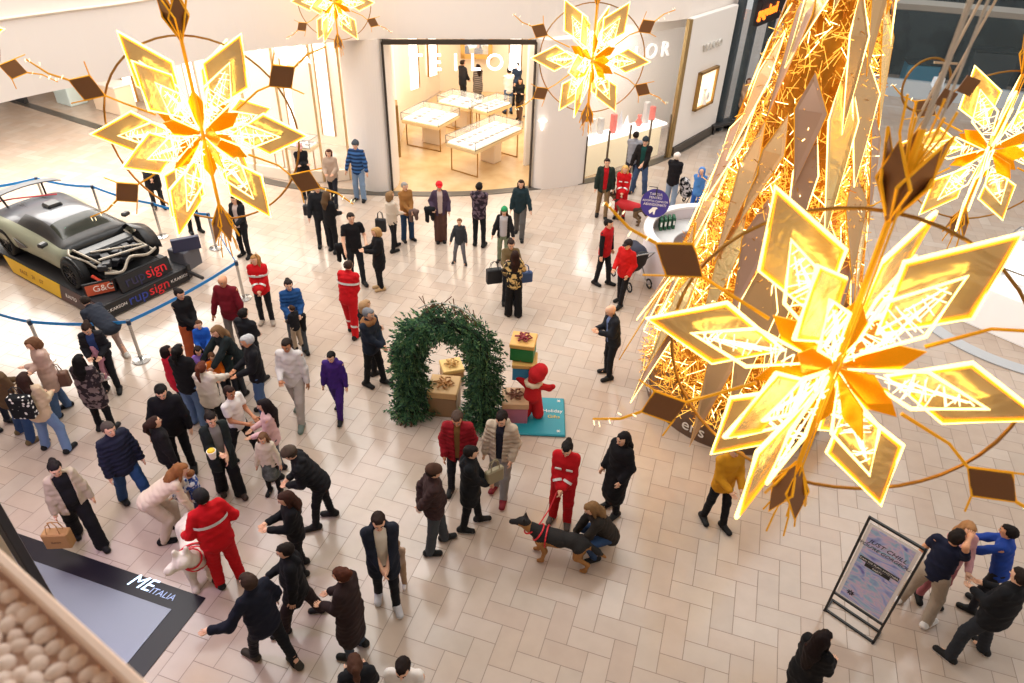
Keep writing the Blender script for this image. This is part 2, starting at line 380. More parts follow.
        for sx in (-1, 1):
            a0 = C(sx * .04, 0, .19); a1 = C(sx * .07, 0, .27); mb.tube([C(sx * .02, 0, .185), a0, a1], [.007, .007, .005], 6); mb.tube([a0, C(sx * .09, 0, .22)], [.006, .004], 6)
        mb.tube([C(-.09, 0, .1), C(-.07, 0, .17), C(0, 0, .198), C(.07, 0, .17), C(.09, 0, .1)], .007, 6); mb.build('antler_headband', M('antler', '#5a3a22', .7), T)
    # ---- garments
    th = {'tee': .010, 'shirt': .014, 'sweater': .02, 'jacket': .026, 'puffer': .029, 'coat': .03, 'longcoat': .034, 'vest': .026, 'suit': .03}[top]
    tm = cloth(tc, tkind, tc2, tscale)
    dz = {'tee': -.02, 'shirt': -.03, 'sweater': -.05, 'jacket': -.06, 'puffer': -.05, 'coat': -.06, 'longcoat': -.06, 'vest': -.04, 'suit': -.02}[top]
    g = [(hip + u * dz, hip + u * .2, .112 * fat + th, .102 * fat + th, rt, 1.38), (hip + u * .2, hip + u * .43, .10 * fat + th, .105 + th, rt, 1.45), (sh - rt * sw * .8 + u * .01, sh + rt * sw * .8 + u * .01, .048 + th * .7, .048 + th * .7),
         (J['nb'] - u * .04, J['nb'] + un * (.0 if top == 'tee' else .035), .06 + th * .5, .055 + th * .5)]
    if fat > 1.05: g.append((hip + u * .12 + fw * .06, hip + u * .22 + fw * .05, .12 * fat, .11 * fat))
    for S, el, W in limb:
        if top == 'vest': g.append((S, S + (el - S) * .1, .06, .06)); continue
        if top == 'tee': g.append((S, S + (el - S) * .55, .058, .060)); continue
        e2 = el + (W - el) * .93; g += [(S - rt * np.sign(S[0]) * .018, el, .050 + th * .8, .044 + th * .85), (el, e2, .044 + th * .9, .034 + th * .8)]
    if top in ('coat', 'longcoat'):
        ln = .55 if top == 'coat' else 1.15
        for hp, kn, A in legs:
            mid = (kn + (legs[0][1] + legs[1][1]) / 2) / 2; low = (A + (legs[0][2] + legs[1][2]) / 2) / 2
            en = hp + (mid - hp) * min(ln, 1) if ln <= 1 else mid + (low - mid) * (ln - 1) * 1.6
            if ln <= 1: g.append((hip * .3 + hp * .7, en, .13 + th * .5, .115 + th))
            else: g += [(hip * .3 + hp * .7, mid, .13 + th * .5, .115 + th), (mid, en, .115 + th, .115 + th)]
    if hood: g += [(J['nb'] - fw * .06 + un * .02 + rt * x * .06, J['nb'] - fw * .10 - u * .06 + rt * x * .05, .05, .055) for x in (-1, 1)]
    def wr(X, Y, Z, f):
        w = .0045 * np.sin(55 * Z + 18 * X + 9 * Y) * np.sin(31 * X - 12 * Z + 2) + .003 * np.sin(70 * Y + 40 * Z)
        if top == 'puffer': w = w + .007 * np.cos(2 * PI * Z / .075)
        f = f + w
        if open_:
            yl = (Y - hip[1]) * fw[1] + (Z - hip[2]) * fw[2]; zl = (Y - hip[1]) * u[1] + (Z - hip[2]) * u[2]
            c = np.maximum(np.abs(X) - ow - .03 * zl, .02 - yl); f = np.maximum(f, -c)
        return f
    gm = netmesh({'tee': 't_shirt', 'shirt': 'shirt', 'sweater': 'sweater', 'jacket': 'jacket', 'puffer': 'puffer_jacket', 'coat': 'coat', 'longcoat': 'long_coat', 'vest': 'vest', 'suit': 'overall_top'}[top], g, res, tm, T, .035, wr)
    if open_ or top == 'vest':
        oc = open_ or tc2 or '#dddddd'; t2 = .014
        g2 = [(hip + u * .0, hip + u * .2, .108 * fat + t2, .10 * fat + t2, rt, 1.36), (hip + u * .2, hip + u * .43, .098 * fat + t2, .103 + t2, rt, 1.43), (sh - rt * sw * .85, sh + rt * sw * .85, .05 + t2 * .5, .05 + t2 * .5), (J['nb'] - u * .04, J['nb'] + un * .01, .06, .056)]
        if fat > 1.05: g2.append((hip + u * .12 + fw * .06, hip + u * .22 + fw * .05, .12 * fat - .01, .11 * fat - .01))
        if top == 'vest':
            for S, el, W in limb: g2 += [(S, el, .062, .054), (el, el + (W - el) * .93, .054, .044)]
        netmesh('shirt', g2, res, cloth(oc), T, .03)
    if stripe and 'p' in stripe:
        for sx in (-1, 1):
            mb = MB(); cc = hip + u * .37 + fw * (.125 + th) + rt * sx * .085; R3 = Matrix((Vector(rt), Vector(fw), Vector(u))).transposed(); mb.box(cc, (.10, .02, .035), M3=R3, bev=.006); mb.build('chest_print', M('reflective', '#dcdcd8', .35, .2), T)
    if stripe:   # reflective bands of the rescue clothing
        mb = MB()
        def band(c, ax, side, dep, r1, r2, w):
            n = 20; V = []
            for k in range(n):
                a = 2 * PI * k / n; p = c + side * math.cos(a) * r1 + dep * math.sin(a) * r2; V += [p - ax * w / 2, p + ax * w / 2]
            mb.add(V, [(2 * k, 2 * ((k + 1) % n), 2 * ((k + 1) % n) + 1, 2 * k + 1) for k in range(n)])
        if 'c' in stripe: band(hip + u * .36, u, rt, fw, .195 + th + .012, .135 + th + .012 * fat, .045)
        for S, el, W in limb:
            if 'a' in stripe:
                d = unit(W - el); s1 = unit(np.cross(d, v3(.1, .2, 1))); s2 = np.cross(d, s1); band(el + (W - el) * .5, d, s1, s2, .046 + th, .046 + th, .04)
        for hp, kn, A in legs:
            if 'l' in stripe:
                d = unit(A - kn); s1 = unit(np.cross(d, v3(0, 1, .1))); s2 = np.cross(d, s1); band(kn + (A - kn) * .45, d, s1, s2, .078, .078, .045)
        mb.build('reflective_band', M('reflective', '#dcdcd8', .35, .2), T)
    if fur: netmesh('fur_collar', [(J['nb'] + rt * math.cos(a) * .11 + fw * math.sin(a) * .09 - u * .01, J['nb'] + rt * math.cos(a + .7) * .11 + fw * math.sin(a + .7) * .09 - u * .01, .05, .05) for a in np.linspace(0, 2 * PI, 9)], res, cloth(fur), T, .03,
                    lambda X, Y, Z, f: f + .008 * np.sin(120 * X) * np.sin(110 * Y) * np.sin(100 * Z))
    # trousers
    bm_ = cloth(bc)
    w0, w1, w2 = {'slim': (.094, .066, .052), 'wide': (.105, .092, .095), 'jeans': (.098, .078, .070), 'loose': (.105, .085, .066), 'skirt': (.094, .06, .044), 'jog': (.105, .082, .055)}[bottom]
    b_ = [(hip - u * .03, hip + u * .06, .112 * fat, .108 * fat, rt, 1.3)]
    for hp, kn, A in legs: b_ += [(hp - u * .02, kn, w0 * min(fat, 1.12), w1), (kn, A + v3(0, .01, -.055), w1, w2 + .004)]
    if bottom == 'skirt': netmesh('skirt', [(hip, (legs[0][1] + legs[1][1]) / 2 + v3(0, 0, .1), .13, .16, rt, 1.15)], res, cloth('#6d7470', 'noise', '#3c423f'), T, .03)
    zc = min(legs[0][2][2], legs[1][2][2])
    netmesh('trousers', b_, res, bm_, T, .03, lambda X, Y, Z, f: np.maximum(f + .005 * np.sin(60 * Z + 20 * X) * np.sin(25 * Y + 30 * Z), .028 - Z))
    # shoes
    for i, (hp, kn, A) in enumerate(legs):
        toe = A + v3(ft[i][0] * .25, .165, -.052); hl = A + v3(0, -.045, -.045); lift = A[2] - .085
        if A[2] > .1: toe[2] = .035
        netmesh('shoe', [(hl, toe, .050, .044, rt, 1.12), (A + v3(0, -.01, -.005), A + v3(0, .05, -.03), .052, .050)], .0115 if H > 1.3 else .014,
                [cloth(shoe, rough=.6), M('sole_' + (sole or shoe).strip('#'), sole or shoe, .6)], T, .02, lambda X, Y, Z, f: np.maximum(f, .001 + max(lift, 0) * .5 - Z), None,
                (lambda lz: (lambda Cc: (Cc[:, 2] < .030 + lz)))(max(lift, 0) * .5))
    T.scale = (s, s, s)
    return T
# ------------------------------------------------------------------ the place
def nodes_floor():
    m = bpy.data.materials.new('floor_tiles'); m.use_nodes = True; nt = m.node_tree; N = nt.nodes; L = nt.links; b = N['Principled BSDF']
    def mt(op, a, bb=None, c=None):
        n = N.new('ShaderNodeMath'); n.operation = op
        for i, x in enumerate((a, bb, c)):
            if x is None: continue
            if isinstance(x, (int, float)): n.inputs[i].default_value = x
            else: L.new(x, n.inputs[i])
        return n.outputs[0]
    g = N.new('ShaderNodeNewGeometry'); sp = N.new('ShaderNodeSeparateXYZ'); L.new(g.outputs['Position'], sp.inputs[0])
    u = mt('DIVIDE', sp.outputs['X'], 0.3); v = mt('DIVIDE', sp.outputs['Y'], -0.3)
    fu = mt('FLOOR', u); fv = mt('FLOOR', v); s = mt('FLOORED_MODULO', mt('ADD', fu, fv), 4.0); s = mt('FLOOR', mt('ADD', s, 0.01))
    H = mt('LESS_THAN', s, 1.5); nH = mt('SUBTRACT', 1.0, H)
    u0 = mt('SUBTRACT', fu, mt('MULTIPLY', s, H)); v0 = mt('SUBTRACT', fv, mt('MULTIPLY', mt('SUBTRACT', s, 2.0), nH))
    du = mt('SUBTRACT', u, u0); dv = mt('SUBTRACT', v, v0)
    du = mt('MINIMUM', du, mt('SUBTRACT', mt('ADD', 1.0, H), du)); dv = mt('MINIMUM', dv, mt('SUBTRACT', mt('ADD', 1.0, nH), dv))
    line = mt('LESS_THAN', mt('MINIMUM', du, dv), 0.017)
    cb = N.new('ShaderNodeCombineXYZ'); L.new(u0, cb.inputs[0]); L.new(v0, cb.inputs[1]); wn = N.new('ShaderNodeTexWhiteNoise'); wn.noise_dimensions = '3D'; L.new(cb.outputs[0], wn.inputs['Vector'])
    rp = N.new('ShaderNodeValToRGB'); cr = rp.color_ramp
    for i, (p, c) in enumerate(((0, '#bda999'), (.3, '#c1ae9d'), (.55, '#c4b2a3'), (.8, '#bbab9c'), (1, '#c9baac'))):
        e = cr.elements[0] if i == 0 else cr.elements[-1] if i == 4 else cr.elements.new(p)
        e.position = p; e.color = (*hexc(c), 1)
    L.new(wn.outputs['Value'], rp.inputs['Fac'])
    tn = N.new('ShaderNodeTexNoise'); tn.inputs['Scale'].default_value = 3.5; tn.inputs['Detail'].default_value = 6; L.new(g.outputs['Position'], tn.inputs['Vector'])
    mx = N.new('ShaderNodeMix'); mx.data_type = 'RGBA'; mx.blend_type = 'MULTIPLY'; mx.inputs['Factor'].default_value = .35; L.new(rp.outputs['Color'], mx.inputs['A'])
    r2 = N.new('ShaderNodeValToRGB'); r2.color_ramp.elements[0].position = .35; r2.color_ramp.elements[0].color = (.84, .82, .80, 1); r2.color_ramp.elements[1].position = .65; L.new(tn.outputs['Fac'], r2.inputs['Fac']); L.new(r2.outputs['Color'], mx.inputs['B'])
    m2 = N.new('ShaderNodeMix'); m2.data_type = 'RGBA'; L.new(line, m2.inputs['Factor']); L.new(mx.outputs['Result'], m2.inputs['A']); m2.inputs['B'].default_value = (*hexc('#8a786b'), 1)
    L.new(m2.outputs['Result'], b.inputs['Base Color'])
    L.new(mt('ADD', mt('MULTIPLY', line, .4), .15), b.inputs['Roughness']); b.inputs['Specular IOR Level'].default_value = .55
    return m
FLOOR = nodes_floor()
def struct(o): o['kind'] = 'structure'; return o
mb = MB(); mb.add([(-45, -14, 0), (26, -14, 0), (26, 48, 0), (-45, 48, 0), (-45, -14, -.2), (26, -14, -.2), (26, 48, -.2), (-45, 48, -.2)], [(0, 1, 2, 3), (7, 6, 5, 4), (0, 4, 5, 1), (1, 5, 6, 2), (2, 6, 7, 3), (3, 7, 4, 0)])
struct(mb.build('floor', FLOOR))
WALLM = M('wall_plaster', '#f1e8e0', .55); WHITE = M('white_lacquer', '#f4efe9', .35); CREAM = M('cream_panel', '#f3e3cf', .5); BRASS = M('brass_trim', '#b08a4e', .35, .8)
GLASS = M('clear_glass', '#ffffff', .03, alpha=.10)
DARKM = M('dark_frame', '#2b2a2b', .45); STEEL = M('brushed_steel', '#b9b9b7', .25, .9)
LIT = M('lit_panel', '#fff3df', .5, emit='#ffe9c8', strength=1.2); LITW = M('lit_white', '#ffffff', .5, emit='#fff8ee', strength=1.5)
# upper slab edge / fascia following the atrium curve
FP = smoothpath([(-11.55, -1.0), (-11.5, 2.2), (-11.3, 4.6), (-10.8, 6.2), (-10.4, 7.2), (-10.0, 8.8), (-9.5, 10.0), (-8.86, 10.85), (-7.9, 11.9), (-7.1, 12.6), (-5.3, 13.45), (-3.6, 14.3), (-2.72, 15.2), (-2.08, 16.25), (-1.15, 17.7), (0.15, 19.15), (1.45, 22.6)], 5)
mb = MB(); mb.wall(FP, 4.32, 5.72, .25); struct(mb.build('wall_fascia', WALLM, smooth=False))
UP = M('upper_parapet', '#f0e2da', .5)
k0 = [p for p in FP if p.y < 9.4]
off = [(p.x - .12, p.y + .02) for p in k0]; mb = MB(); mb.wall(off, 5.72, 8.9, .2); struct(mb.build('wall_parapet', UP))
mb = MB(); mb.tube([(p.x + .02, p.y, 5.74) for p in FP], .03, 6); struct(mb.build('trim_1', M('trim_light', '#fbeed9', .4)))
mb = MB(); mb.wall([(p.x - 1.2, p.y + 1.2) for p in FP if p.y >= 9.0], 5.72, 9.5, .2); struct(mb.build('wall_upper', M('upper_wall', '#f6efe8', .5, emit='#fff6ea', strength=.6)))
# soffit of the upper floor (ceiling of the shops and the left arcade)
sl = [(p.x - .02, p.y + .02, 4.32) for p in FP] + [(1.4, 34, 4.32), (-40, 34, 4.32), (-40, -1, 4.32)]
n = len(sl); mb = MB(); mb.add(sl + [(a, b, c + .25) for a, b, c in sl], [tuple(range(n)), tuple(range(2 * n - 1, n - 1, -1))] + [(i, (i + 1) % n, (i + 1) % n + n, i + n) for i in range(n)])
struct(mb.build('ceiling', M('soffit', '#f5f0ea', .6)))
# shop walls under it
def wallobj(name, path, z0, z1, m, t=.12, k=6, sm=True):
    mb = MB(); mb.wall(smoothpath(path, k) if sm else [Vector((*p, 0)) for p in path], z0, z1, t); return struct(mb.build(name, m))
wallobj('wall_pillar_left', [(-8.75, 13.3), (-8.6, 12.7), (-8.2, 12.35), (-7.7, 12.25), (-7.3, 12.45), (-7.2, 12.9), (-7.45, 13.6), (-8.0, 14.7), (-8.7, 16.2)], 0, 4.32, WALLM, .15)
wallobj('wall_pillar_right', [(-3.9, 16.4), (-3.65, 15.2), (-3.45, 14.5), (-3.1, 14.35), (-2.65, 14.65), (-2.15, 15.05), (-1.95, 15.3)], 0, 4.32, WALLM, .15)
wallobj('wall_shop_left', [(-8.7, 16.2), (-9.4, 18.2), (-9.9, 20.5), (-9.9, 22.6)], 0, 4.32, CREAM, .12, 3)
wallobj('wall_shop_back', [(-9.9, 22.6), (-4.4, 24.6), (-1.0, 24.9)], 0, 4.32, CREAM, .12, 1, False)
wallobj('wall_shop_right', [(-3.9, 16.4), (-3.5, 19.0), (-1.9, 22.5), (-1.0, 24.9)][::-1], 0, 4.32, CREAM, .12, 3)
mb = MB(); mb.add([(-7.6, 12.2, .015), (-4.9, 13.15, .015), (-3.3, 14.3, .015), (-1.6, 15.8, .015), (-1.0, 24.8, .015), (-9.8, 24.5, .015), (-9.8, 17.5, .015), (-8.2, 14.5, .015), (-7.3, 13.0, .015)], [tuple(range(9))])
struct(mb.build('floor_shop', M('shop_floor', '#c9a677', .25, pattern='noise', col2='#dcc094', scale=1.5)))
TH = smoothpath([(-26, 15.0), (-24.1, 14.6), (-18.1, 13.25), (-14, 12.25), (-10.9, 11.6), (-8.8, 11.75), (-6.82, 12.3), (-4.9, 13.1), (-3.35, 14.15), (-1.5, 15.7), (.2, 18.3), (1.56, 21.9), (3.3, 27.6)], 5)
mb = MB(); mb.wall(TH, 0.0, .02, .32); struct(mb.build('trim_2', M('threshold_stone', '#565048', .35)))
# door frame of the middle shop
dfr = M('door_frame', '#3b332d', .4)
mb = MB(); a = Vector((-7.18, 12.55, 0)); b = Vector((-3.42, 14.35, 0)); d = (b - a).normalized(); rz = math.atan2(d.y, d.x)
mb.box((a + b) / 2 + Vector((0, 0, 4.24)), ((b - a).length, .1, .12), rz); mb.box(a + Vector((0, 0, 2.12)), (.06, .1, 4.24), rz); mb.box(b + Vector((0, 0, 2.12)), (.06, .1, 4.24), rz)
dr = struct(mb.build('door_1', dfr))
# glass over the door carries the letters
LET = M('sign_letter_lit', '#ffffff', .4, emit='#fffaf2', strength=3.0)
def signletters(s, a, b, z, size, m, name='shop_sign', label='', off=0.05, group=None, side=None):
    a = Vector((*a, 0)); b = Vector((*b, 0)); d = (b - a).normalized(); nn = Vector((d.y, -d.x, 0)); T = empty(name, (a + b) / 2 + Vector((0, 0, z)), 0, label, 'sign', group)
    for i, ch in enumerate(s):
        p = a + (b - a) * ((i + .5) / len(s)) + nn * off + Vector((0, 0, z)); text('letter', ch, size, m, loc_in(T, p), d, (0, 0, 1), T, .03)
    return T
signletters('TEILOR', (-6.6, 12.75), (-3.7, 14.15), 3.72, .62, LET, label='white lit letters TEILOR hung across the glass of the middle jewellery shop opening')
t = signletters('TEILOR', (-2.2, 15.05), (-.15, 18.0), 3.65, .62, M('sign_silver', '#d9d6d0', .3, .3, emit='#ffffff', strength=.5), label='pale raised letters TEILOR above the right hand white display window')
signletters('TEILOR', (-12.8, 11.95), (-8.9, 11.95), 3.85, .62, LET, label='white lit letters TEILOR over the left shop window beneath the balcony')
# lit T on the right pillar
T = empty('wall_logo', (-3.05, 14.3, 2.0), 0, 'small white lit letter T mark on the round pillar right of the jewellery shop door', 'sign'); text('letter', 'T', .42, LET, (-.05, -.03, 0), (1, .35, 0), (0, 0, 1), T, .03)
# left shop: glazed front with brass mullions, lit strips and wood panels behind
wallobj('wall_arcade_back', [(-26, 17.6), (-18, 16.4), (-12, 15.3), (-8.9, 15.6)], 0, 4.32, CREAM, .12, 2)
path = [Vector((*p, 0)) for p in [(-14.6, 12.45), (-12.7, 12.1), (-11.6, 12.0), (-10.4, 12.0), (-9.4, 12.3), (-8.75, 12.75)]]
for i, p in enumerate(path):
    mb = MB(); mb.box(p + Vector((0, .1, 2.16)), (.035, .08, 4.3)); o = mb.build('window_mullion', M('pale_brass', '#d2b486', .4, .4)); tag(o, kind='structure')
for i in range(len(path) - 1):
    a, b = path[i], path[i + 1]; d = b - a; rz = math.atan2(d.y, d.x); mb = MB(); mb.box((a + b) / 2 + Vector((0, .1, 2.3)), (d.length - .1, .02, 4.0), rz); struct(mb.build('window_%d' % (i + 1), GLASS))
    mb = MB(); mb.box((a + b) / 2 + Vector((0, .1, .18)), (d.length - .08, .10, .34), rz); struct(mb.build('trim_%d' % (i + 3), CREAM))
def lightstrip(x, y, z0, z1, w, label, rz=0):
    T = empty('light_panel', (x, y, z0), rz, label, 'light panel', 'vertical lit panels inside the shops'); h = z1 - z0
    mb = MB(); mb.box((0, 0, h / 2), (w, .04, h)); mb.build('diffuser', LITW, T); mb = MB()
    for sx in (-1, 1): mb.box((sx * (w / 2 + .03), 0, h / 2), (.05, .07, h))
    mb.build('brass_frame', BRASS, T)
for i, (x, lb) in enumerate(((-19.5, 'leftmost, beyond the gold star'), (-16.6, 'second from the left, behind the gold star'), (-14.3, 'left of the sign letters'), (-12.2, 'under the first sign letters'), (-10.9, 'beneath the middle of the left sign'), (-9.7, 'next to the round left pillar'))):
    lightstrip(x, 15.35 if x > -13 else 15.8, .3, 4.1, .42, 'lit panel in the left shop, ' + lb)
def showcase(x, y, rz, L, Wd, label, legs='panel', group='glass display cases of the jewellery shop'):
    T = empty('display_case', (x, y, .016), rz, label, 'display case', group)
    mb = MB(); mb.box((0, 0, .86), (L, Wd, .12), bev=.015); mb.build('case_base', M('case_wood', '#e8cf9f', .4), T)
    mb = MB(); mb.box((0, 0, .945), (L - .1, Wd - .1, .05)); mb.build('lit_tray', M('lit_tray', '#ffffff', .5, emit='#fff8ec', strength=.45), T)
    mb = MB(); 
    for s in (-1, 1): mb.box((0, s * (Wd / 2 - .01), 1.04), (L, .012, .24)); mb.box((s * (L / 2 - .01), 0, 1.04), (.012, Wd, .24))
    mb.box((0, 0, 1.165), (L, Wd, .012)); mb.build('glass_box', GLASS, T)
    mb = MB(); r = .008
    for s in (-1, 1):
        for q in (-1, 1): mb.box((s * L / 2, q * Wd / 2, 1.04), (.016, .016, .26))
        mb.box((0, s * Wd / 2, 1.17), (L, .014, .014)); mb.box((s * L / 2, 0, 1.17), (.014, Wd, .014)); mb.box((0, s * Wd / 2, .925), (L, .014, .014))
    mb.build('glass_edge', M('case_edge', '#6f6a60', .3, .6), T)
    for k in range(int(L / .28)):
        for q in (-1, 1): mb = MB(); mb.box((-L / 2 + .22 + k * .28, q * Wd * .2, .985), (.16, .12, .03), bev=.008); mb.build('jewellery_tray', M('velvet_tray', '#a8a29e', .6), T)
    for s in (-1, 1):
        mb = MB(); x0 = s * (L / 2 - .2)
        for q in (-1, 1): mb.box((x0, q * (Wd / 2 - .06), .4), (.03, .03, .80))
        mb.box((x0, 0, .015), (.03, Wd - .1, .03)); mb.build('leg_frame', BRASS, T)
    mb = MB(); mb.box((L * .12, 0, .4), (.42, Wd * .5, .80), bev=.02); mb.build('pedestal', CREAM, T)
def ctr(a, b, c):  # table from three corners (px) seen at 1.0 m: near-left, near, near-right
    A, B, Cc = F(*a, 1.1), F(*b, 1.1), F(*c, 1.1); d = Cc - B; e = A - B; return (A + Cc) / 2, math.atan2(d.y, d.x), d.length, e.length
for a, b, c, lb in [((448, 137), (473, 147), (521, 125), 'long glass jewellery case nearest the shop entrance'), ((406, 113), (433, 124), (455, 112), 'square glass jewellery case left of the long one'),
                    ((443, 96), (463, 106), (478, 99), 'glass jewellery case at the back, in front of the two standing shoppers'), ((476, 103), (483, 109), (508, 100), 'glass jewellery case at the back beside the seated customers')]:
    p, rz, L_, W_ = ctr(a, b, c); showcase(p.x, p.y, rz, max(L_, .9), max(W_, .7), lb)
showcase(-10.6, 12.75, .03, 1.5, .55, 'white glass display case in the left shop window behind the striped sweater man', group=None)
# mirror, dark column and niche panels on the shop back wall
T = empty('wall_mirror', F(505, 100) * 0 + Vector((-8.35, 22.85, 1.5)), math.radians(20), 'tall wood-framed mirror on the back wall of the jewellery shop', 'mirror')
mb = MB(); mb.box((0, 0, 1.0), (.95, .03, 1.8)); mb.build('mirror_glass', M('mirror', '#f2f2f2', .05, .9, emit='#ffffff', strength=.2), T)
mb = MB(); [mb.box((s * .56, 0, 1.0), (.17, .1, 2.15)) for s in (-1, 1)]; [mb.box((0, 0, 1 + s * 1.0), (1.28, .1, .17)) for s in (-1, 1)]; mb.build('mirror_frame', M('oak_frame', '#d9a95f', .5), T)
T = empty('wall_column', (-5.35, 24.1, 0), math.radians(20), 'slim dark blue vertical column on the shop back wall', 'column'); mb = MB(); mb.box((0, 0, 2.15), (.32, .12, 4.3)); mb.build('column_face', M('dark_blue_panel', '#3c4a55', .4), T); mb = MB(); mb.box((-.2, 0, 2.15), (.05, .14, 4.3)); mb.box((.2, 0, 2.15), (.05, .14, 4.3)); mb.build('column_edge', BRASS, T)
for i, (x, y, lb) in enumerate(((-9.65, 19.6, 'left wall of the jewellery shop, nearer the door'), (-9.75, 21.6, 'left wall of the jewellery shop, further in'))):
    lightstrip(x, y, .9, 4.0, .5, 'lit niche panel on the ' + lb, math.radians(75))
for i, (x, y, lb) in enumerate(((-6.9, 23.5, 'right of the mirror'), (-4.5, 24.4, 'right of the dark column'), (-3.2, 24.6, 'far right corner'))):
    lightstrip(x, y, .9, 4.0, .45, 'lit niche panel on the shop back wall, ' + lb, math.radians(18))
T = empty('niche_display', (-7.75, 14.05, 0), math.radians(118), 'small lit brass-framed niche in the wall left of the shop door', 'niche'); mb = MB(); mb.box((0, -.09, 1.35), (.5, .04, 1.5)); mb.build('niche_glow', LIT, T); mb = MB(); [mb.box((s * .27, -.1, 1.35), (.05, .08, 1.6)) for s in (-1, 1)]; [mb.box((0, -.1, 1.35 + s * .78), (.54, .08, .05)) for s in (-1, 1)]; mb.build('niche_frame', BRASS, T)
# right display window, gold post, white panel wall with its recessed showcase
A = Vector((-1.95, 15.3, 0)); B = Vector((.15, 18.5, 0)); d = (B - A).normalized(); rz = math.atan2(d.y, d.x); nn = Vector((-d.y, d.x, 0))
mb = MB(); mb.box((A + B) / 2 + nn * 2.2 + d * 1.6 + Vector((0, 0, 2.15)), ((B - A).length + 4.4, .1, 4.3), rz); struct(mb.build('wall_display_back', WHITE))
mb = MB(); mb.box((A + B) / 2 + Vector((0, 0, 2.15)), ((B - A).length, .02, 4.1), rz); struct(mb.build('window_7', GLASS))
for k in range(5):
    p = A + (B - A) * (k / 4); mb = MB(); mb.box(p + Vector((0, 0, .75)), (.035, .06, 1.5), rz); tag(mb.build('window_mullion', M('dark_brass', '#5a4a34', .4, .5)), kind='structure')
T = empty('window_counter', (A + B) / 2 + nn * .4, rz, 'long white lit display counter inside the right shop window', 'counter'); mb = MB(); mb.box((0, 0, 1.18), ((B - A).length - .1, .65, .06)); mb.build('counter_top', M('counter_glow', '#ffffff', .4, emit='#fffaf2', strength=1.0), T)
mb = MB(); mb.box((0, .1, .58), ((B - A).length - .1, .4, 1.1)); mb.build('counter_front', M('beige_lit', '#ecdcb8', .5, emit='#ffe6b8', strength=.35), T)
rs = random.Random(3)
for k in range(9):
    x = -1.6 + k * .4; c = ['#ffffff', '#e8e2da', '#b9b4ae', '#e2543f', '#cfd6dd'][k % 5] if k != 6 else '#e2543f'; T2 = empty('window_ornament', (A + B) / 2 + nn * (.4 + .08 * (k % 3)) + d * x + Vector((0, 0, 1.215)), rz, ['white tapering cone', 'pale vase', 'grey card box', 'red tall box', 'light blue cone'][k % 5] + ' on the window counter, from the pillar the ' + ['first', 'second', 'third', 'fourth', 'fifth', 'sixth', 'seventh', 'eighth', 'ninth'][k], 'ornament', 'gift displays on the window counter')
    mb = MB(); h = rs.uniform(.35, .75)
    if k % 5 in (0, 4): mb.tube([(0, 0, 0), (0, 0, h * .2), (0, 0, h)], [.12, .10, .01], 12)
    elif k % 5 == 1: mb.tube([(0, 0, 0), (0, 0, h * .3), (0, 0, h * .7), (0, 0, h)], [.06, .12, .05, .07], 12)
    else: mb.box((0, 0, h / 2), (.16, .16, h), bev=.01)
    mb.build('ornament_body', M('orn' + c, c, .4), T2)
mb = MB(); mb.box((.24, 18.62, 2.2), (.14, .14, 4.4), .9); struct(mb.build('trim_20', M('gold_post', '#9a8256', .4, .6)))
P0 = Vector((.34, 18.8, 0)); P1 = Vector((1.5, 21.95, 0)); d = (P1 - P0).normalized(); nn = Vector((-d.y, d.x, 0)); rz = math.atan2(d.y, d.x); LL = (P1 - P0).length
mb = MB(); mb.box((P0 + P1) / 2 + nn * .1 + Vector((0, 0, 2.35)), (LL, .2, 4.1), rz, bev=.02); struct(mb.build('wall_white_panel', WHITE))
mb = MB(); mb.box((P0 + P1) / 2 + Vector((0, 0, .15)), (LL, .12, .30), rz); struct(mb.build('baseboard_panel', M('dark_plinth', '#4b453f', .4)))
T = empty('wall_showcase', (P0 + P1) / 2 - nn * .03 + d * .05 + Vector((0, 0, 1.35)), rz, 'brass-framed lit showcase set into the white panel wall on the right', 'showcase')
mb = MB(); mb.box((0, 0, .6), (1.25, .05, 1.1)); mb.build('showcase_back', M('showcase_glow', '#fff1dd', .5, emit='#ffe3b5', strength=1.2), T); mb = MB(); [mb.box((s * .66, -.03, .6), (.08, .14, 1.28)) for s in (-1, 1)]; [mb.box((0, -.03, .6 + s * .6), (1.4, .14, .08)) for s in (-1, 1)]; mb.build('showcase_frame', BRASS, T)
mb = MB(); mb.tube([(-.1, -.06, .1), (-.1, -.06, .5), (-.1, -.06, .62)], [.12, .03, .07], 10); mb.sphere((.22, -.06, .3), (.12, .03, .14)); mb.build('necklace_bust', WHITE, T)
signletters('TENSO', tuple((P0 + d * .9).xy), tuple((P0 + d * 2.4).xy), 3.35, .34, M('sign_pale', '#e6e3dc', .3, .4), label='small silver letters TENSO on the white wall panel above the lit showcase')
# dark framed shop with the orange script sign
G0 = Vector((1.6, 22.2, 0)); G1 = Vector((4.3, 30.2, 0)); d = (G1 - G0).normalized(); rz = math.atan2(d.y, d.x); nn = Vector((-d.y, d.x, 0))
SLATE = M('slate_frame', '#39444b', .4)
for k in (0, .18, .42, .7, 1.0): mb = MB(); mb.box(G0 + (G1 - G0) * k + Vector((0, 0, 2.6)), (.2, .25, 5.2), rz); tag(mb.build('window_mullion', SLATE), kind='structure')
mb = MB(); mb.box((G0 + G1) / 2 + Vector((0, 0, 2.4)), ((G1 - G0).length, .03, 4.8), rz); struct(mb.build('window_8', M('shop_glass_tint', '#6d8188', .05, alpha=.14)))
mb = MB(); mb.box((G0 * .42 + G1 * .58) + Vector((0, 0, 4.3)) - nn * .15, ((G1 - G0).length * .84, .2, 1.6), rz); T = mb.build('sign_board', M('sign_black', '#211b1e', .5)); tag(T, 'dark fascia board carrying an orange script sign over the far dark shopfront', 'sign')
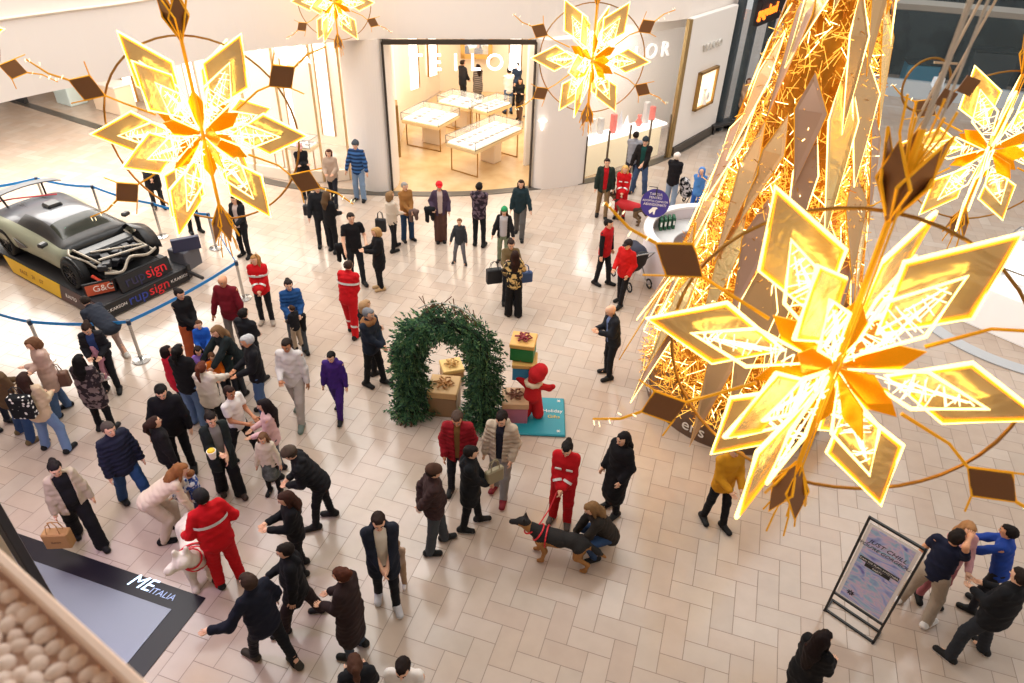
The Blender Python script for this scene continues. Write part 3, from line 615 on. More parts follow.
q = G0 * .80 + G1 * .20 - nn * .27 + Vector((0, 0, 3.95)); text('letters', 'gogoland', .52, M('orange_sign', '#ff7a1f', .5, emit='#ff7a20', strength=2.0), q + d * .35, d, (0, 0, 1), None, .03).parent = T
mb = MB(); mb.box((G0 + G1) / 2 + nn * 3 + Vector((0, 0, 2.5)), (9, .1, 5), rz); struct(mb.build('wall_far_shop', M('far_shop', '#aeb8bd', .6, pattern='blotch', col2='#6b767d', scale=1.2)))
mb = MB(); mb.box((G0 + G1) / 2 + nn * .5 + Vector((0, 0, 7.3)), (9.3, .3, 4.2), rz); struct(mb.build('wall_above_far_shop', WALLM))
# far end: dark two-storey shopfront with glass and beams
FX0, FX1, FY = 4.2, 22.0, 30.2
mb = MB(); mb.box(((FX0 + FX1) / 2, FY + 4, 4.5), (18, .2, 9)); struct(mb.build('wall_far_end', M('far_end', '#34393d', .6, pattern='blotch', col2='#1c1f22', scale=.7)))
mb = MB(); mb.box(((FX0 + FX1) / 2, FY, 4.55), (18, .5, .55)); struct(mb.build('trim_21', M('beam_black', '#1f2124', .4)))
mb = MB(); mb.tube(smoothpath([(5, 29.2, 3.7), (8, 28.4, 3.9), (11, 28.3, 3.9), (14, 28.8, 3.8)], 4), .22, 6); struct(mb.build('trim_22', M('grey_canopy', '#8c8a84', .5)))
mb = MB(); mb.box(((FX0 + FX1) / 2, FY, .35), (18, .3, .7)); struct(mb.build('trim_23', M('white_base', '#c8d4dc', .5)))
for k in range(7):
    mb = MB(); mb.box((FX0 + .2 + k * 2.9, FY, 4.5), (.22, .3, 9)); tag(mb.build('window_mullion', M('beam_black')), kind='structure')
mb = MB(); mb.box(((FX0 + FX1) / 2, FY, 2.4), (18, .03, 4.0)); struct(mb.build('window_9', M('shop_glass_tint')))
for k, (x, w, h, c, lb) in enumerate(((6.6, 2.4, 1.5, '#2e4a3c', 'dark green counter behind the far glass front'), (9.7, 1.5, 1.1, '#5aa2c4', 'light blue counter behind the far glass front'), (12.2, 1.9, 1.9, '#3b3f44', 'dark grey cabinet behind the far glass front'))):
    T = empty('shop_counter', (x, FY + 1.6, 0), .1 * k, lb, 'counter'); mb = MB(); mb.box((0, 0, h / 2), (w, .8, h), bev=.05); mb.build('counter_front', M('cnt%d' % k, c, .5), T); mb = MB(); mb.box((0, 0, h + .04), (w + .1, .9, .07), bev=.02); mb.build('counter_top', M('beam_black'), T)
mb = MB(); mb.box((6.9, FY + .9, 1.15), (.35, .1, 2.3)); tag(mb.build('banner_stand', M('blue_banner', '#5a7fc0', .5)), 'slim blue banner standing behind the far glass shopfront', 'banner')
mb = MB(); mb.box((17.5, 20, 4.5), (.2, 30, 9)); struct(mb.build('wall_right', WALLM))
# left far arcade shop: white base counters and red goods
for k, (px, py, w, c, lb) in enumerate(((58, 108, .9, '#d9e8e6', 'pale green counter at the far left arcade shop'), (103, 116, 1.5, '#f2d9bd', 'peach coloured counter at the far left arcade shop'))):
    p = F(px, py); T = empty('shop_counter', (p.x, p.y + .7, 0), -.2, lb, 'counter'); mb = MB(); mb.box((0, 0, .5), (w, .7, 1.0), bev=.03); mb.build('counter_front', M('lc%d' % k, c, .4), T); mb = MB(); mb.box((0, 0, 1.03), (w + .06, .76, .05)); mb.build('counter_top', WHITE, T)
mb = MB(); mb.box((-24.3, 14.9, 2.1), (1.6, .15, 4.2), -.25); struct(mb.build('wall_dark_left', DARKM))
# round purple sign, mat with grating, lift screen, pebble planter
T = empty('entrance_mat', (-7.0, -2.8, .003), 0, 'dark floor mat with a steel grating inset in front of the slatted screen', 'mat')
mb = MB(); mb.box((0.05, 0, .004), (7.02, 3.64, .008)); mb.build('mat_border', M('mat_dark', '#1c1822', .28, spec=.3), T)
mb = MB(); mb.box((0.22, .2, .012), (6.05, 2.62, .01)); mb.build('mat_grating', M('mat_steel', '#8f93a0', .35, .5, pattern='vstripe', col2='#5f6472', scale=18), T)
mb = MB(); mb.box((-1.2, 1.1, .010), (1.0, .5, .004)); mb.build('mat_seam', M('mat_dark2', '#17151c', .2), T)
MS = M('reflected_sign_glow', '#ffffff', .4, emit='#a9d8ff', strength=1.6)
text('painted_sign_reflection', 'ME', .30, MS, (F(143, 584) - T.location).xy.to_3d() + Vector((0, 0, .012)), (1, 0, 0), (.35, 1, 0), T, .001); text('painted_sign_reflection', 'ITALIA', .14, M('reflected_sign_dim', '#bcd8ff', .4), (F(163, 595) - T.location).xy.to_3d() + Vector((0, 0, .012)), (1, 0, 0), (.2, 1, 0), T, .001)  # letters laid on the mat imitate the reflection of a lit sign
T = empty('slatted_screen', (*F(108, 703).xy, .03), 0, 'tall screen of pale vertical slats with a dark steel corner post', 'screen')
mb = MB(); mb.box((0, 0, 2.1), (.095, .095, 4.2), bev=.01); mb.build('corner_post', M('post_dark', '#3a3a40', .35, .3), T)
mb = MB()
for k in range(26): mb.box((-.17 - k * .12, -.05, 2.1), (.05, .10, 4.2))
mb.build('slats', M('slat_pale', '#d8c8ac', .5), T)
pa = F(-6, 543, 7.2); pb = F(152, 686, 7.2); d = (pb - pa).normalized(); nn = Vector((d.y, -d.x, 0)); rz = math.atan2(d.y, d.x)
T = empty('pebble_planter', (pa + pb) / 2, rz, 'pebble filled planter with a pale wooden rail at the gallery edge, near corner', 'planter')
LB = (pb - pa).length + 1.2
sg = 1 if loc_in(T, (CW[0], CW[1], 7.2)).y > 0 else -1
mb = MB(); mb.box((0, sg * .0135, -.025), (LB, .027, .05), bev=.006); mb.build('rail', M('rail_wood', '#ffe4d0', .5), T)
mb = MB(); mb.box((0, sg * .35, -.10), (LB, .68, .08)); mb.build('bed', M('bed', '#c8a48f', .8), T)
mb = MB(); rs = random.Random(5)
for i in range(int(LB / .044)):
    for j in range(15):
        mb.sphere((-LB / 2 + i * .044 + rs.uniform(-.008, .008) + .022 * (j % 2), sg * (.058 + j * .041 + rs.uniform(-.01, .01)), -.055 + rs.uniform(-.006, .006)), (rs.uniform(.018, .025), rs.uniform(.020, .029), .016), 10, 7, Matrix.Rotation(rs.uniform(0, 3), 3, 'Z'))
mb.build('pebbles', M('pebble', '#ffecdf', .6, pattern='noise', col2='#f6dac8', scale=12), T, True, 'stuff')
mb = MB(); mb.box((-9, -9, 11.2), (54, 13, .4)); struct(mb.build('ceiling_shade_slab', M('soffit')))  # unseen slab over the gallery, added to shade the near floor
mb = MB(); mb.box((-9, -14.2, 5.6), (54, .3, 11.2)); struct(mb.build('wall_gallery', WALLM))
mb = MB(); mb.box((1, -10.2, 7.0), (40, 7.6, .4)); struct(mb.build('floor_gallery', M('soffit')))
# ------------------------------------------------------------------ lights
w = bpy.data.worlds.new('world'); SC.world = w; w.use_nodes = True; bg = w.node_tree.nodes['Background']; bg.inputs['Color'].default_value = (1.0, .965, .935, 1); bg.inputs['Strength'].default_value = .68
def area(name, loc, sx, sy, power, col=(1, .95, .88), rot=(0, 0, 0)):
    l = bpy.data.lights.new(name, 'AREA'); l.shape = 'RECTANGLE'; l.size = sx; l.size_y = sy; l.energy = power; l.color = col; o = bpy.data.objects.new(name, l); COL.objects.link(o); o.location = loc; o.rotation_euler = rot; return o
area('shop_ceiling_light', (-6, 18.5, 4.25), 6, 8, 430, (1, .9, .74))
area('arcade_ceiling_light', (-16, 8.5, 4.28), 7, 6, 950, (1, .97, .92))
area('arcade_shop_light', (-13, 14.3, 4.25), 9, 2, 300, (1, .92, .8))
area('added_front_fill', (-5, 0, 10.8), 14, 2.5, 420, (1, .97, .93), (math.radians(62), 0, math.radians(8)))  # added fill aimed at the shopfront to brighten its walls
area('mat_sign_light', (-5.2, -2.2, 3.9), 1.5, .5, 70, (.72, .55, 1))
area('window_light', (-1.9, 18.1, 4.2), 2.0, 2.0, 110, (1, .97, .92))
area('atrium_skylight', (-13, 11, 15), 18, 18, 3500, (1, .98, .95))
area('atrium_skylight_far', (6, 18, 15), 14, 14, 1200, (1, .98, .95))
SC.view_settings.view_transform = 'Standard'; SC.view_settings.look = 'None'; SC.view_settings.gamma = 1; SC.view_settings.exposure = 0.12; SC.view_settings.use_curve_mapping = False
# ------------------------------------------------------------------ the crowd
BK = '#17171b'
p = person
# near the jewellery shop
p(307, 197, (8, 14), 'person in black long coat with pale pink cap near the left shop window', 1.62, 'f', 'together', 'cross', top='coat', hat='cap', hatc='#d9a8a4', hair='short', hc='#d8d0c4', tc='#1b1a1e')
p(335, 203, (-4, 10), 'woman in pale beige jacket carrying a dark bag beside the blue striped sweater man', 1.66, 'f', 'walk', 'hold', top='jacket', tc='#b59d8a', bc='#23242c', hc='#4a2a20', hair='bob')
p(361, 200, (-10, 12), 'man in blue striped sweater, light jeans and dark cap by the round pillar', 1.80, 'm', 'stand', 'loose', top='sweater', tc='#1f3658', tkind='stripe', tc2='#3c66a0', tscale=3, bc='#7f97b5', bottom='jeans', hair='short', hat='beanie', hatc='#4a5058')
p(325, 246, (4, 12), 'dark haired man in black half hidden behind the woman in black with a shoulder bag', 1.74, 'm', 'stand', 'loose', top='jacket', tc='#202226', bc='#22242b', hc='#2b211b')
p(334, 252, (12, -6), 'woman in black with long fair hair and shoulder bag seen from behind', 1.68, 'f', 'stand', 'hold', top='jacket', tc='#151518', bc=BK, hair='long', hc='#5c4630', nod=20)
p(358, 282, (8, 14), 'man in black T-shirt carrying a black jacket over his arm, facing the fair haired woman', 1.82, 'm', 'step', ((.22, .25, 1.08), (.26, .26, .98)), top='tee', tc='#16161a', bc='#22252b', hc='#2a211b', fat=1.04)
p(382, 289, (-12, 2), 'woman with blond hair in black coat and tan boots looking at a phone', 1.62, 'f', 'together', 'phone', top='coat', tc='#141418', bc=BK, hair='bob', hc='#b08a5a', shoe='#b99a70', nod=30)
p(394, 250, (10, -4), 'woman in cream sweater with a crossbody strap, back turned, walking right', 1.63, 'f', 'step', 'hold', top='sweater', tc='#cfc0ae', bc='#1c1c20', hair='bob', hc='#8a6a48')
p(408, 240, (10, 8), 'grey haired woman in mustard brown sweater and jeans holding a jacket', 1.64, 'f', 'stand', 'front', top='sweater', tc='#9a6b3a', bc='#28405e', bottom='jeans', hair='short', hc='#8f8a85', shoe='#1a1a1a')
p(441, 241, (2, 12), 'person in bright red cap, purple open vest and brown wide trousers', 1.68, 'f', 'together', ((.23, .12, .95), (.2, .14, 1.05)), top='jacket', tc='#4a3c50', open_='#c9b8b0', bc='#5b4038', bottom='wide', hat='cap', hatc='#d8232a', hair='short')
p(479, 246, (6, -12), 'man in dark patterned hooded sweatshirt seen from behind in front of the shop', 1.78, 'm', 'stand', 'front', top='sweater', tc='#2c2430', tkind='blotch', tc2='#6b5a66', tscale=14, bc='#1b1d22', hair='short', hc='#191512', hood=True)
p(460, 263, (-4, 12), 'small boy in dark grey top holding a red toy, alone in the open floor', 1.24, 'm', 'wide', ('down', 'loose'), top='sweater', tc='#36393f', bc='#6a6a70', sole='#e8e8e8', hc='#6b4630')
p(503, 262, (-4, 12), 'child in white and black jacket with yellow sleeves and a green and red knit hat', 1.52, 'f', 'stand', 'loose', top='jacket', tc='#1c1c20', open_='#b8b4b8', ow=.1, bc='#76806a', hat='beanie', hatc='#2e8f5a', hair='long', hc='#3c2a20', sole='#e0e0e0')
p(519, 236, (-2, 12), 'long haired woman in dark teal zipped jacket and grey trousers near the right pillar', 1.66, 'f', 'walk', ('loose', 'down'), top='jacket', tc='#20333a', bc='#5d5a58', bottom='loose', hair='long', hc='#2c1c14')
p(509, 303, (3, 12), 'woman in olive jacket and dark headband hugging the woman in patterned sweater', 1.66, 'f', 'stand', ((.14, .42, 1.25), (.12, .42, 1.2)), top='jacket', tc='#6b5a3e', bc='#1d1f25', hair='bun', hc='#2b1c16', nod=30)
p(513, 316, (-2, -12), 'woman with dark curly hair in black and yellow patterned sweater, back to the camera', 1.66, 'f', 'stand', ((.15, .36, 1.25), (.15, .36, 1.3)), top='sweater', tc='#1e1b1c', tkind='blotch', tc2='#d8b878', tscale=9, bc='#131316', bottom='wide', hair='long', hc='#2b1710')
# inside the shop
p(465, 97, (10, -2), 'man in dark jacket standing at the back of the jewellery shop', 1.78, 'm', 'stand', 'front', top='jacket', tc='#24242a', bc='#22242a', hc='#2a1f1a', at=F(463, 106), res=.022)
p(477, 98, (-8, -4), 'woman with long dark hair in grey striped coat at the back of the jewellery shop', 1.66, 'f', 'stand', 'front', top='coat', tc='#8f8580', tkind='stripe', tc2='#3f3a3a', tscale=4, bc='#2a2a2e', hair='long', hc='#241812', at=F(478, 107), res=.022)
p(510, 112, (-10, -8), 'person in white top and jeans sitting with back turned inside the jewellery shop', 1.74, 'm', 'stand', 'front', top='shirt', tc='#eeeef0', bc='#3a5a86', hc='#1f1814', at=F(508, 114), res=.022)
p(518, 100, (-8, 8), 'dark haired shop assistant in navy leaning over the counter in the jewellery shop', 1.68, 'f', 'stand', 'front', top='jacket', tc='#26344a', bc='#20242c', hair='bun', hc='#1f1814', at=F(516, 106), res=.022)
p(519, 121, (-6, 10), 'slim woman with long dark hair, black top and brown tights near the shop door', 1.64, 'f', 'walk', 'cross', top='sweater', tc='#1c1c20', bc='#5a4438', hair='long', hc='#2a1a14', res=.02)
p(529, 118, (-10, 2), 'person in pale yellow top just inside the right edge of the shop door', 1.66, 'm', 'stand', 'front', top='sweater', tc='#dadf9c', bc='#2d2f36', hc='#1f1814', sole='#d8e8e0', res=.02)
# right background
p(629, 188, (8, -12), 'man in light grey sweater looking into the right display window, back turned', 1.80, 'm', 'stand', 'front', top='sweater', tc='#9a9aa2', bc='#232c40', hc='#231a15')
p(638, 194, (-6, 12), 'man in black jacket over dark green shirt and jeans in front of the window', 1.82, 'm', 'wide', ('front', 'loose'), top='jacket', tc='#201a1a', open_='#16443f', bc='#3e5170', bottom='jeans', hair='short', hc='#151515', hat='beanie', hatc='#2c3338')
p(668, 209, (10, -8), 'person in black jacket and white cap seen from behind beside the white plinth', 1.72, 'm', 'stand', 'front', top='jacket', tc='#171519', bc='#8a9bb0', bottom='jeans', hair='short', hc='#d9cbb8', hat='cap', hatc='#eadfd6')
p(697, 205, (-6, 12), 'person in light blue hooded top, hands at the mouth, behind the round desk', 1.5, 'm', 'stand', 'face', top='sweater', tc='#4f86c9', bc='#2c5fb0', hat='hoodup', at=F(693, 217), hood=False)
p(740, 122, (-6, 12), 'person with brown hair and beige coat partly behind the gold tree shards', 1.68, 'f', 'stand', 'front', top='coat', tc='#b99578', bc='#4a3a34', hair='bob', hc='#5a2f1e', res=.02)
p(927, 112, (-6, 12), 'person in white top and dark trousers before the far dark shopfront', 1.70, 'm', 'walk', 'hold', top='sweater', tc='#dfe8f0', bc='#26282e', hair='short', hc='#3a2a20', res=.02)
p(601, 217, (2, 12), 'man in dark jacket over red shirt and khaki trousers beside the blond rescue woman', 1.76, 'm', 'step', 'down', top='jacket', tc='#24302a', open_='#b3121c', ow=.05, bc='#80694c', hc='#2b1c16')
p(619, 218, (-2, 12), 'blond woman in red rescue jacket holding the dog in the red coat', 1.66, 'f', 'stand', 'front', lean=14, top='jacket', tc='#c9141c', bc='#b51219', hair='long', hc='#d2a460', stripe='ap')
p(601, 284, (10, 4), 'man in red vest over black sleeves and black trousers talking to the capped helper', 1.74, 'm', 'step', 'down', top='vest', tc='#b3161d', open_=None, tc2='#1b1b20', bc='#1a1b21', hc='#1b1614')
p(620, 304, (-10, 6), 'helper in bright red jacket and dark cap standing by the pushchair', 1.68, 'm', 'step', ('pocket', 'hold'), top='jacket', tc='#c61a1a', bc='#1c1b20', hair='short', hat='cap', hatc='#2a2020', stripe=None)
p(608, 376, (-12, 2), 'balding security guard in dark jacket looking down at a phone, right of the arch', 1.74, 'm', 'stand', 'phone', lean=8, nod=45, top='jacket', tc='#20232b', open_='#6878a0', ow=.03, bc='#1c1e24', hair='bald', fat=1.05)
# around the car
p(160, 208, (2, 12), 'person in black clothes behind the big left star, beyond the blue belt', 1.72, 'm', 'stand', 'front', top='coat', tc='#1a1a1e', bc='#22242a', hc='#1f1814')
p(196, 232, (10, 8), 'person in blue and white jacket behind the left star, beside a steel post', 1.66, 'm', 'stand', 'front', top='puffer', tc='#3459a8', tkind='blotch', tc2='#e8ecf2', tscale=5, bc='#1a1a1e', hc='#2a1f18')
p(247, 256, (-10, 8), 'woman in black with a pale sweater tied at the waist behind the star stem', 1.66, 'f', 'stand', 'hold', top='jacket', tc='#1a1a1e', open_='#cdb9b0', bc='#191a1e', hair='long', hc='#2a1d17')
p(240, 350, (-8, 12), 'bald man in maroon sweater with a rucksack strap and grey trousers', 1.80, 'm', 'stand', 'loose', nod=25, top='sweater', tc='#6e1320', bc='#7d766e', hair='bald', fat=1.08, skin='m')
p(268, 322, (-2, 12), 'blond woman in red rescue jacket wearing an antler headband', 1.68, 'f', 'stand', 'front', top='jacket', tc='#c8141c', bc='#1b1b20', hair='long', hc='#a87a48', hat='antlers', stripe='acp', shoe='#a89a8c', turn=25)
p(198, 360, (14, 8), 'woman in black top and rust orange trousers with hair tied back, turning right', 1.70, 'f', 'stand', 'front', top='sweater', tc='#141417', bc='#a8522c', bottom='wide', hair='bun', hc='#1c1412', nod=25)
p(212, 372, (0, 12), 'small boy holding up a bright blue bag in front of the woman in orange trousers', 1.22, 'm', 'stand', 'hold', top='jacket', tc='#1d57b5', bc='#23304a', hc='#5b3c28')
p(300, 349, (4, 14), 'woman in blue puffer jacket carrying a toddler on her arm', 1.68, 'f', 'step', 'hold', top='puffer', tc='#1f4a80', bc='#4a5058', bottom='jeans', hair='bun', hc='#231a16', nod=20)
p(305, 372, (-12, -6), 'toddler in black jacket and beige trousers carried by the woman in blue puffer', .98, 'm', 'stand', 'hold', top='jacket', tc='#1b1b1f', bc='#a8947c', bottom='loose', hc='#3a281c', at=F(306, 354) + Vector((.05, -.25, .35)))
p(353, 335, (10, -12), 'rescue worker in red overall seen from behind, bending beside the grey haired man', 1.76, 'm', 'step', 'front', lean=12, nod=30, top='suit', tc='#c2121b', bc='#c2121b', bottom='loose', stripe='cl', hc='#3a2a22', fat=1.05)
p(372, 372, (12, -6), 'person with sandy hair in a black fleece behind the man with tan collar', 1.70, 'f', 'stand', 'front', top='jacket', tc='#16161a', bc='#1c1c20', hair='bob', hc='#a88560', hood=True)
p(375, 384, (12, 4), 'grey haired man in dark navy jacket with a tan fur collar', 1.78, 'm', 'step', 'front', nod=25, top='jacket', tc='#1e2634', bc='#16181c', hc='#77787c', fur='#8a5e3a', fat=1.04)
p(301, 417, (-6, 14), 'man in white long sleeved top and grey joggers with black rucksack straps', 1.82, 'm', 'walk', ('down', 'hold'), nod=25, top='sweater', tc='#cfc9c6', bc='#b3aaa2', bottom='jog', hc='#241a16', shoe='#6f7a72', sole='#7fa890', skin='d', fat=1.04)
p(340, 414, (-6, 14), 'boy in purple tracksuit walking left of the fir arch', 1.48, 'm', 'walk', 'down', nod=30, top='sweater', tc='#3b1f6b', bc='#3b1f6b', bottom='jog', hc='#16120f', hood=True, sole='#e8e8e8')
# left crowd
p(114, 390, (-4, 14), 'dark haired person in black puffer jacket leaning over the pink child by the belt', 1.66, 'f', 'stand', 'hold', lean=12, nod=40, top='puffer', tc='#1b1b20', open_='#2c4272', bc='#1b1c22', hair='bun', hc='#2b1b14')
p(118, 358, (-12, -6), 'person in dark grey jacket bending forward behind the belt post, pale shoes', 1.70, 'm', 'bend', 'low', lean=62, nod=20, top='jacket', tc='#2b303b', bc='#b09a90', hc='#2a211c', shoe='#d8d4cc', fat=1.05)
p(132, 388, (-14, 2), 'small child in pink held between the two women beside the belt', .95, 'f', 'stand', 'front', lean=10, top='jacket', tc='#c08a9c', bc='#c08a9c', hair='short', hat='beanie', hatc='#d89ab4', shoe='#d8d4d0', at=F(122, 386) + Vector((0, -.2, .35)))
p(107, 430, (8, -14), 'woman in dark floral patterned coat seen from behind, black hair', 1.66, 'f', 'stand', 'hold', top='coat', tc='#2a2226', tkind='blotch', tc2='#7a6a68', tscale=11, bc='#0f0f12', hair='long', hc='#0f0c0c', fat=1.12)
p(65, 412, (-14, 6), 'woman in pale pink beige coat with brown hair at the left', 1.68, 'f', 'step', 'cross', nod=35, top='coat', tc='#c2a596', bc='#4a6488', bottom='jeans', hair='bob', hc='#6b4a34')
p(57, 450, (10, -14), 'woman in cream fleece jacket and light jeans carrying a spotted rucksack', 1.70, 'f', 'wide', 'hold', top='jacket', tc='#cbb394', bc='#6d87ab', bottom='jeans', hair='long', hc='#33201a', shoe='#1a1a1a', fat=1.06)
p(26, 438, (12, -8), 'person in olive brown jacket and jeans cut by the left edge of the picture', 1.76, 'm', 'wide', 'hold', top='jacket', tc='#5b4630', bc='#2c4468', bottom='jeans', hc='#2a1c14', shoe='#6a5a3c')
p(3, 425, (12, 4), 'dark clothed person furthest left behind the olive jacket', 1.60, 'f', 'stand', 'front', top='coat', tc='#2a2020', bc='#1f2430', hair='long', hc='#2a1c14')
p(200, 424, (10, -14), 'woman with black ponytail, black jacket and wide jeans seen from behind', 1.76, 'f', 'stand', 'hold', top='jacket', tc='#111114', bc='#5f7898', bottom='wide', hair='pony', hc='#120e0e', fat=1.05)
p(184, 408, (12, -6), 'child in bright red coat with dark hair hidden behind the black ponytail woman', 1.42, 'f', 'stand', 'front', top='coat', tc='#c01830', bc='#1c1c20', hair='bob', hc='#1f1412')
p(212, 400, (4, 14), 'girl in lilac top with dark hair in the middle of the children group', 1.25, 'f', 'stand', 'front', nod=35, top='sweater', tc='#8a6cc0', bc='#2a2a3c', hc='#241713', hair='bob')
p(224, 402, (8, 12), 'child in orange top next to the lilac girl', 1.15, 'm', 'stand', 'hold', nod=35, top='sweater', tc='#e0721f', bc='#2a2c34', hc='#5a3a26')
p(236, 398, (-8, 10), 'child in dark green top with brown hair beside the orange child', 1.2, 'm', 'stand', 'front', nod=35, top='sweater', tc='#1d2b2a', bc='#26262c', hc='#4a2a1c')
p(243, 392, (-10, 6), 'woman with long fair streaked hair in dark green coat leaning to the children', 1.68, 'f', 'stand', 'fwd', lean=18, nod=30, top='coat', tc='#1b2426', bc='#3a3c40', hair='longer', hc='#7a5c40')
p(258, 380, (8, -8), 'person in black jacket with a black rucksack behind the fair streaked woman', 1.66, 'm', 'stand', 'front', nod=20, top='jacket', tc='#191a1f', bc='#22262e', hc='#191412')
p(266, 414, (-14, 4), 'silver haired man with glasses in black jacket and jeans facing the children', 1.80, 'm', 'stand', 'hold', nod=32, top='jacket', tc='#15151a', bc='#4a6386', bottom='jeans', hc='#b4b4b4', skin='m', fat=1.04)
p(221, 437, (8, -12), 'woman in white wool sweater with reddish brown tied hair, back turned', 1.66, 'f', 'stand', 'fwd', top='sweater', tc='#d6cabc', bc='#141418', hair='pony', hc='#5a2c1e', fat=1.06)
p(247, 460, (12, 4), 'boy in white T-shirt and black trousers behind the woman with the yellow cup', 1.66, 'm', 'walk', 'hold', top='tee', tc='#e2dcd8', bc='#15151a', hc='#2a1a16', skin='d', sole='#e8e8e8', turn=15)
p(232, 492, (8, 14), 'woman in long dark green coat over grey sweater holding a yellow cup', 1.72, 'f', 'step', ('front', 'phone'), nod=20, top='coat', tc='#1b2222', open_='#7d7a76', ow=.06, bc='#141418', bottom='wide', hair='bun', hc='#1f1614', shoe='#3a2a22')
p(281, 474, (-12, 2), 'woman in pale pink cardigan with long straight black hair', 1.64, 'f', 'stand', 'hold', top='sweater', tc='#d8b0b0', bc='#4a4e58', hair='longer', hc='#1c1416', nod=25)
p(276, 492, (-4, 14), 'little girl in white sweater and grey skirt with dark tights', 1.30, 'f', 'stand', 'down', nod=25, top='sweater', tc='#d8ccb8', bc='#141316', bottom='skirt', hair='long', hc='#6a4a34')
p(326, 522, (-14, 2), 'person in black puffer jacket with grey brown beanie bending to a phone', 1.74, 'm', 'step', 'phone', lean=28, nod=35, top='puffer', tc='#17171b', bc='#15161a', hair='short', hc='#3a3028', hat='beanie', hatc='#4f4238', fat=1.08, hood=True)
p(187, 468, (-2, 14), 'man with black beard and black jacket behind the ponytail woman in leather', 1.82, 'm', 'stand', ('down', 'loose'), nod=35, top='jacket', tc='#121216', bc='#101014', hc='#15110f', turn=-10, hood=True)
p(179, 492, (12, -6), 'slim woman in black leather jacket with a brown ponytail looking up at the bearded man', 1.62, 'f', 'stand', 'down', nod=-5, top='jacket', tc='#1a1719', bc='#141418', hair='pony', hc='#33201a')
p(139, 504, (10, 8), 'grey haired man in navy padded jacket and jeans left of the crouching woman', 1.78, 'm', 'walk', 'down', nod=15, top='puffer', tc='#1d2033', bc='#27456e', bottom='jeans', hc='#4a403a', fat=1.05)
p(90, 540, (8, 14), 'woman in beige trench coat open over a black dress, dark short hair', 1.70, 'f', 'walk', ('down', 'down'), nod=30, turn=5, top='jacket', tc='#b5a690', open_='#121215', ow=.085, bc='#121215', bottom='wide', hair='bun', hc='#191212', shoe='#101012', fat=1.12)
p(172, 535, (14, -4), 'woman in cream coat with very long fair brown hair bending towards the child', 1.70, 'f', 'bend', 'reach', lean=58, nod=10, top='sweater', tc='#d6c4ae', bc='#c8b8a4', bottom='loose', hair='longer', hc='#8a5a34', shoe='#151518')
p(205, 520, (-12, 2), 'toddler in blue and white checked jacket hugging the bending woman', 1.08, 'm', 'stand', 'fwd', top='jacket', tc='#2a4a92', tkind='blotch', tc2='#d8dce8', tscale=8, bc='#2a3552', hc='#8a5c3c')
p(231, 582, (-8, -12), 'large man in red rescue suit and black cap, back turned, beside the white dog', 1.80, 'm', 'stand', ((.30, .26, 1.0), (.32, .22, 1.0)), lean=8, nod=30, top='suit', tc='#c3101a', bc='#c3101a', bottom='loose', stripe='c', hair='short', hc='#1a1512', hat='cap', hatc='#1c1a1c', fat=1.18)
p(276, 662, (-14, -10), 'man in navy jacket and black trousers striding with his right arm out', 1.80, 'm', 'walk', ((.48, .30, 1.08), 'loose'), lean=6, top='jacket', tc='#151826', bc='#14161b', hc='#3a2a22', sole='#b9a67a', shoe='#3a342c', fat=1.12)
p(304, 570, (-12, 4), 'woman with long dark brown hair in black typing on a phone', 1.66, 'f', 'stand', 'phone', nod=30, top='jacket', tc='#131317', bc='#131317', hair='long', hc='#3a221a')
p(304, 622, (-14, 4), 'person in black hooded puffer coat wearing a black face mask', 1.68, 'm', 'walk', ('down', 'hold'), nod=20, top='coat', tc='#15161a', bc='#2a1e1e', bottom='loose', hc='#1f1714', hood=True, sole='#d8d8d8', fat=1.06)
p(357, 652, (-14, -4), 'woman in very long dark brown coat with reddish hair tied up', 1.74, 'f', 'stand', 'hold', nod=30, top='longcoat', tc='#2b1d1d', bc='#3a4450', hair='bun', hc='#4a2618', fat=1.02)
p(368, 737, (-2, -14), 'person with brown ponytail and black top at the bottom edge, seen from above', 1.68, 'f', 'stand', 'hold', nod=20, top='jacket', tc='#16171c', bc='#22252c', hair='pony', hc='#4a2f22')
p(411, 737, (-2, 12), 'person with short dark hair and white top at the bottom edge', 1.68, 'm', 'stand', 'hold', nod=30, top='sweater', tc='#dcd6d0', bc='#22252c', hc='#1f1512')
p(388, 600, (2, 14), 'man in dark navy coat open over a cream sweater holding beige things, right shoe white', 1.82, 'm', 'step', 'front', nod=25, top='coat', tc='#1b202c', open_='#ddd3c2', ow=.06, bc='#14161b', hc='#2a1c16', sole='#f0f0f0', shoe='#c8c8cc', hood=True)
p(401, 583, (-4, 14), 'small child in beige trousers and top standing against the man in navy coat', .92, 'm', 'stand', 'front', nod=40, top='sweater', tc='#a58a74', bc='#a08266', bottom='loose', hc='#8a6a50', shoe='#e0dcd8')
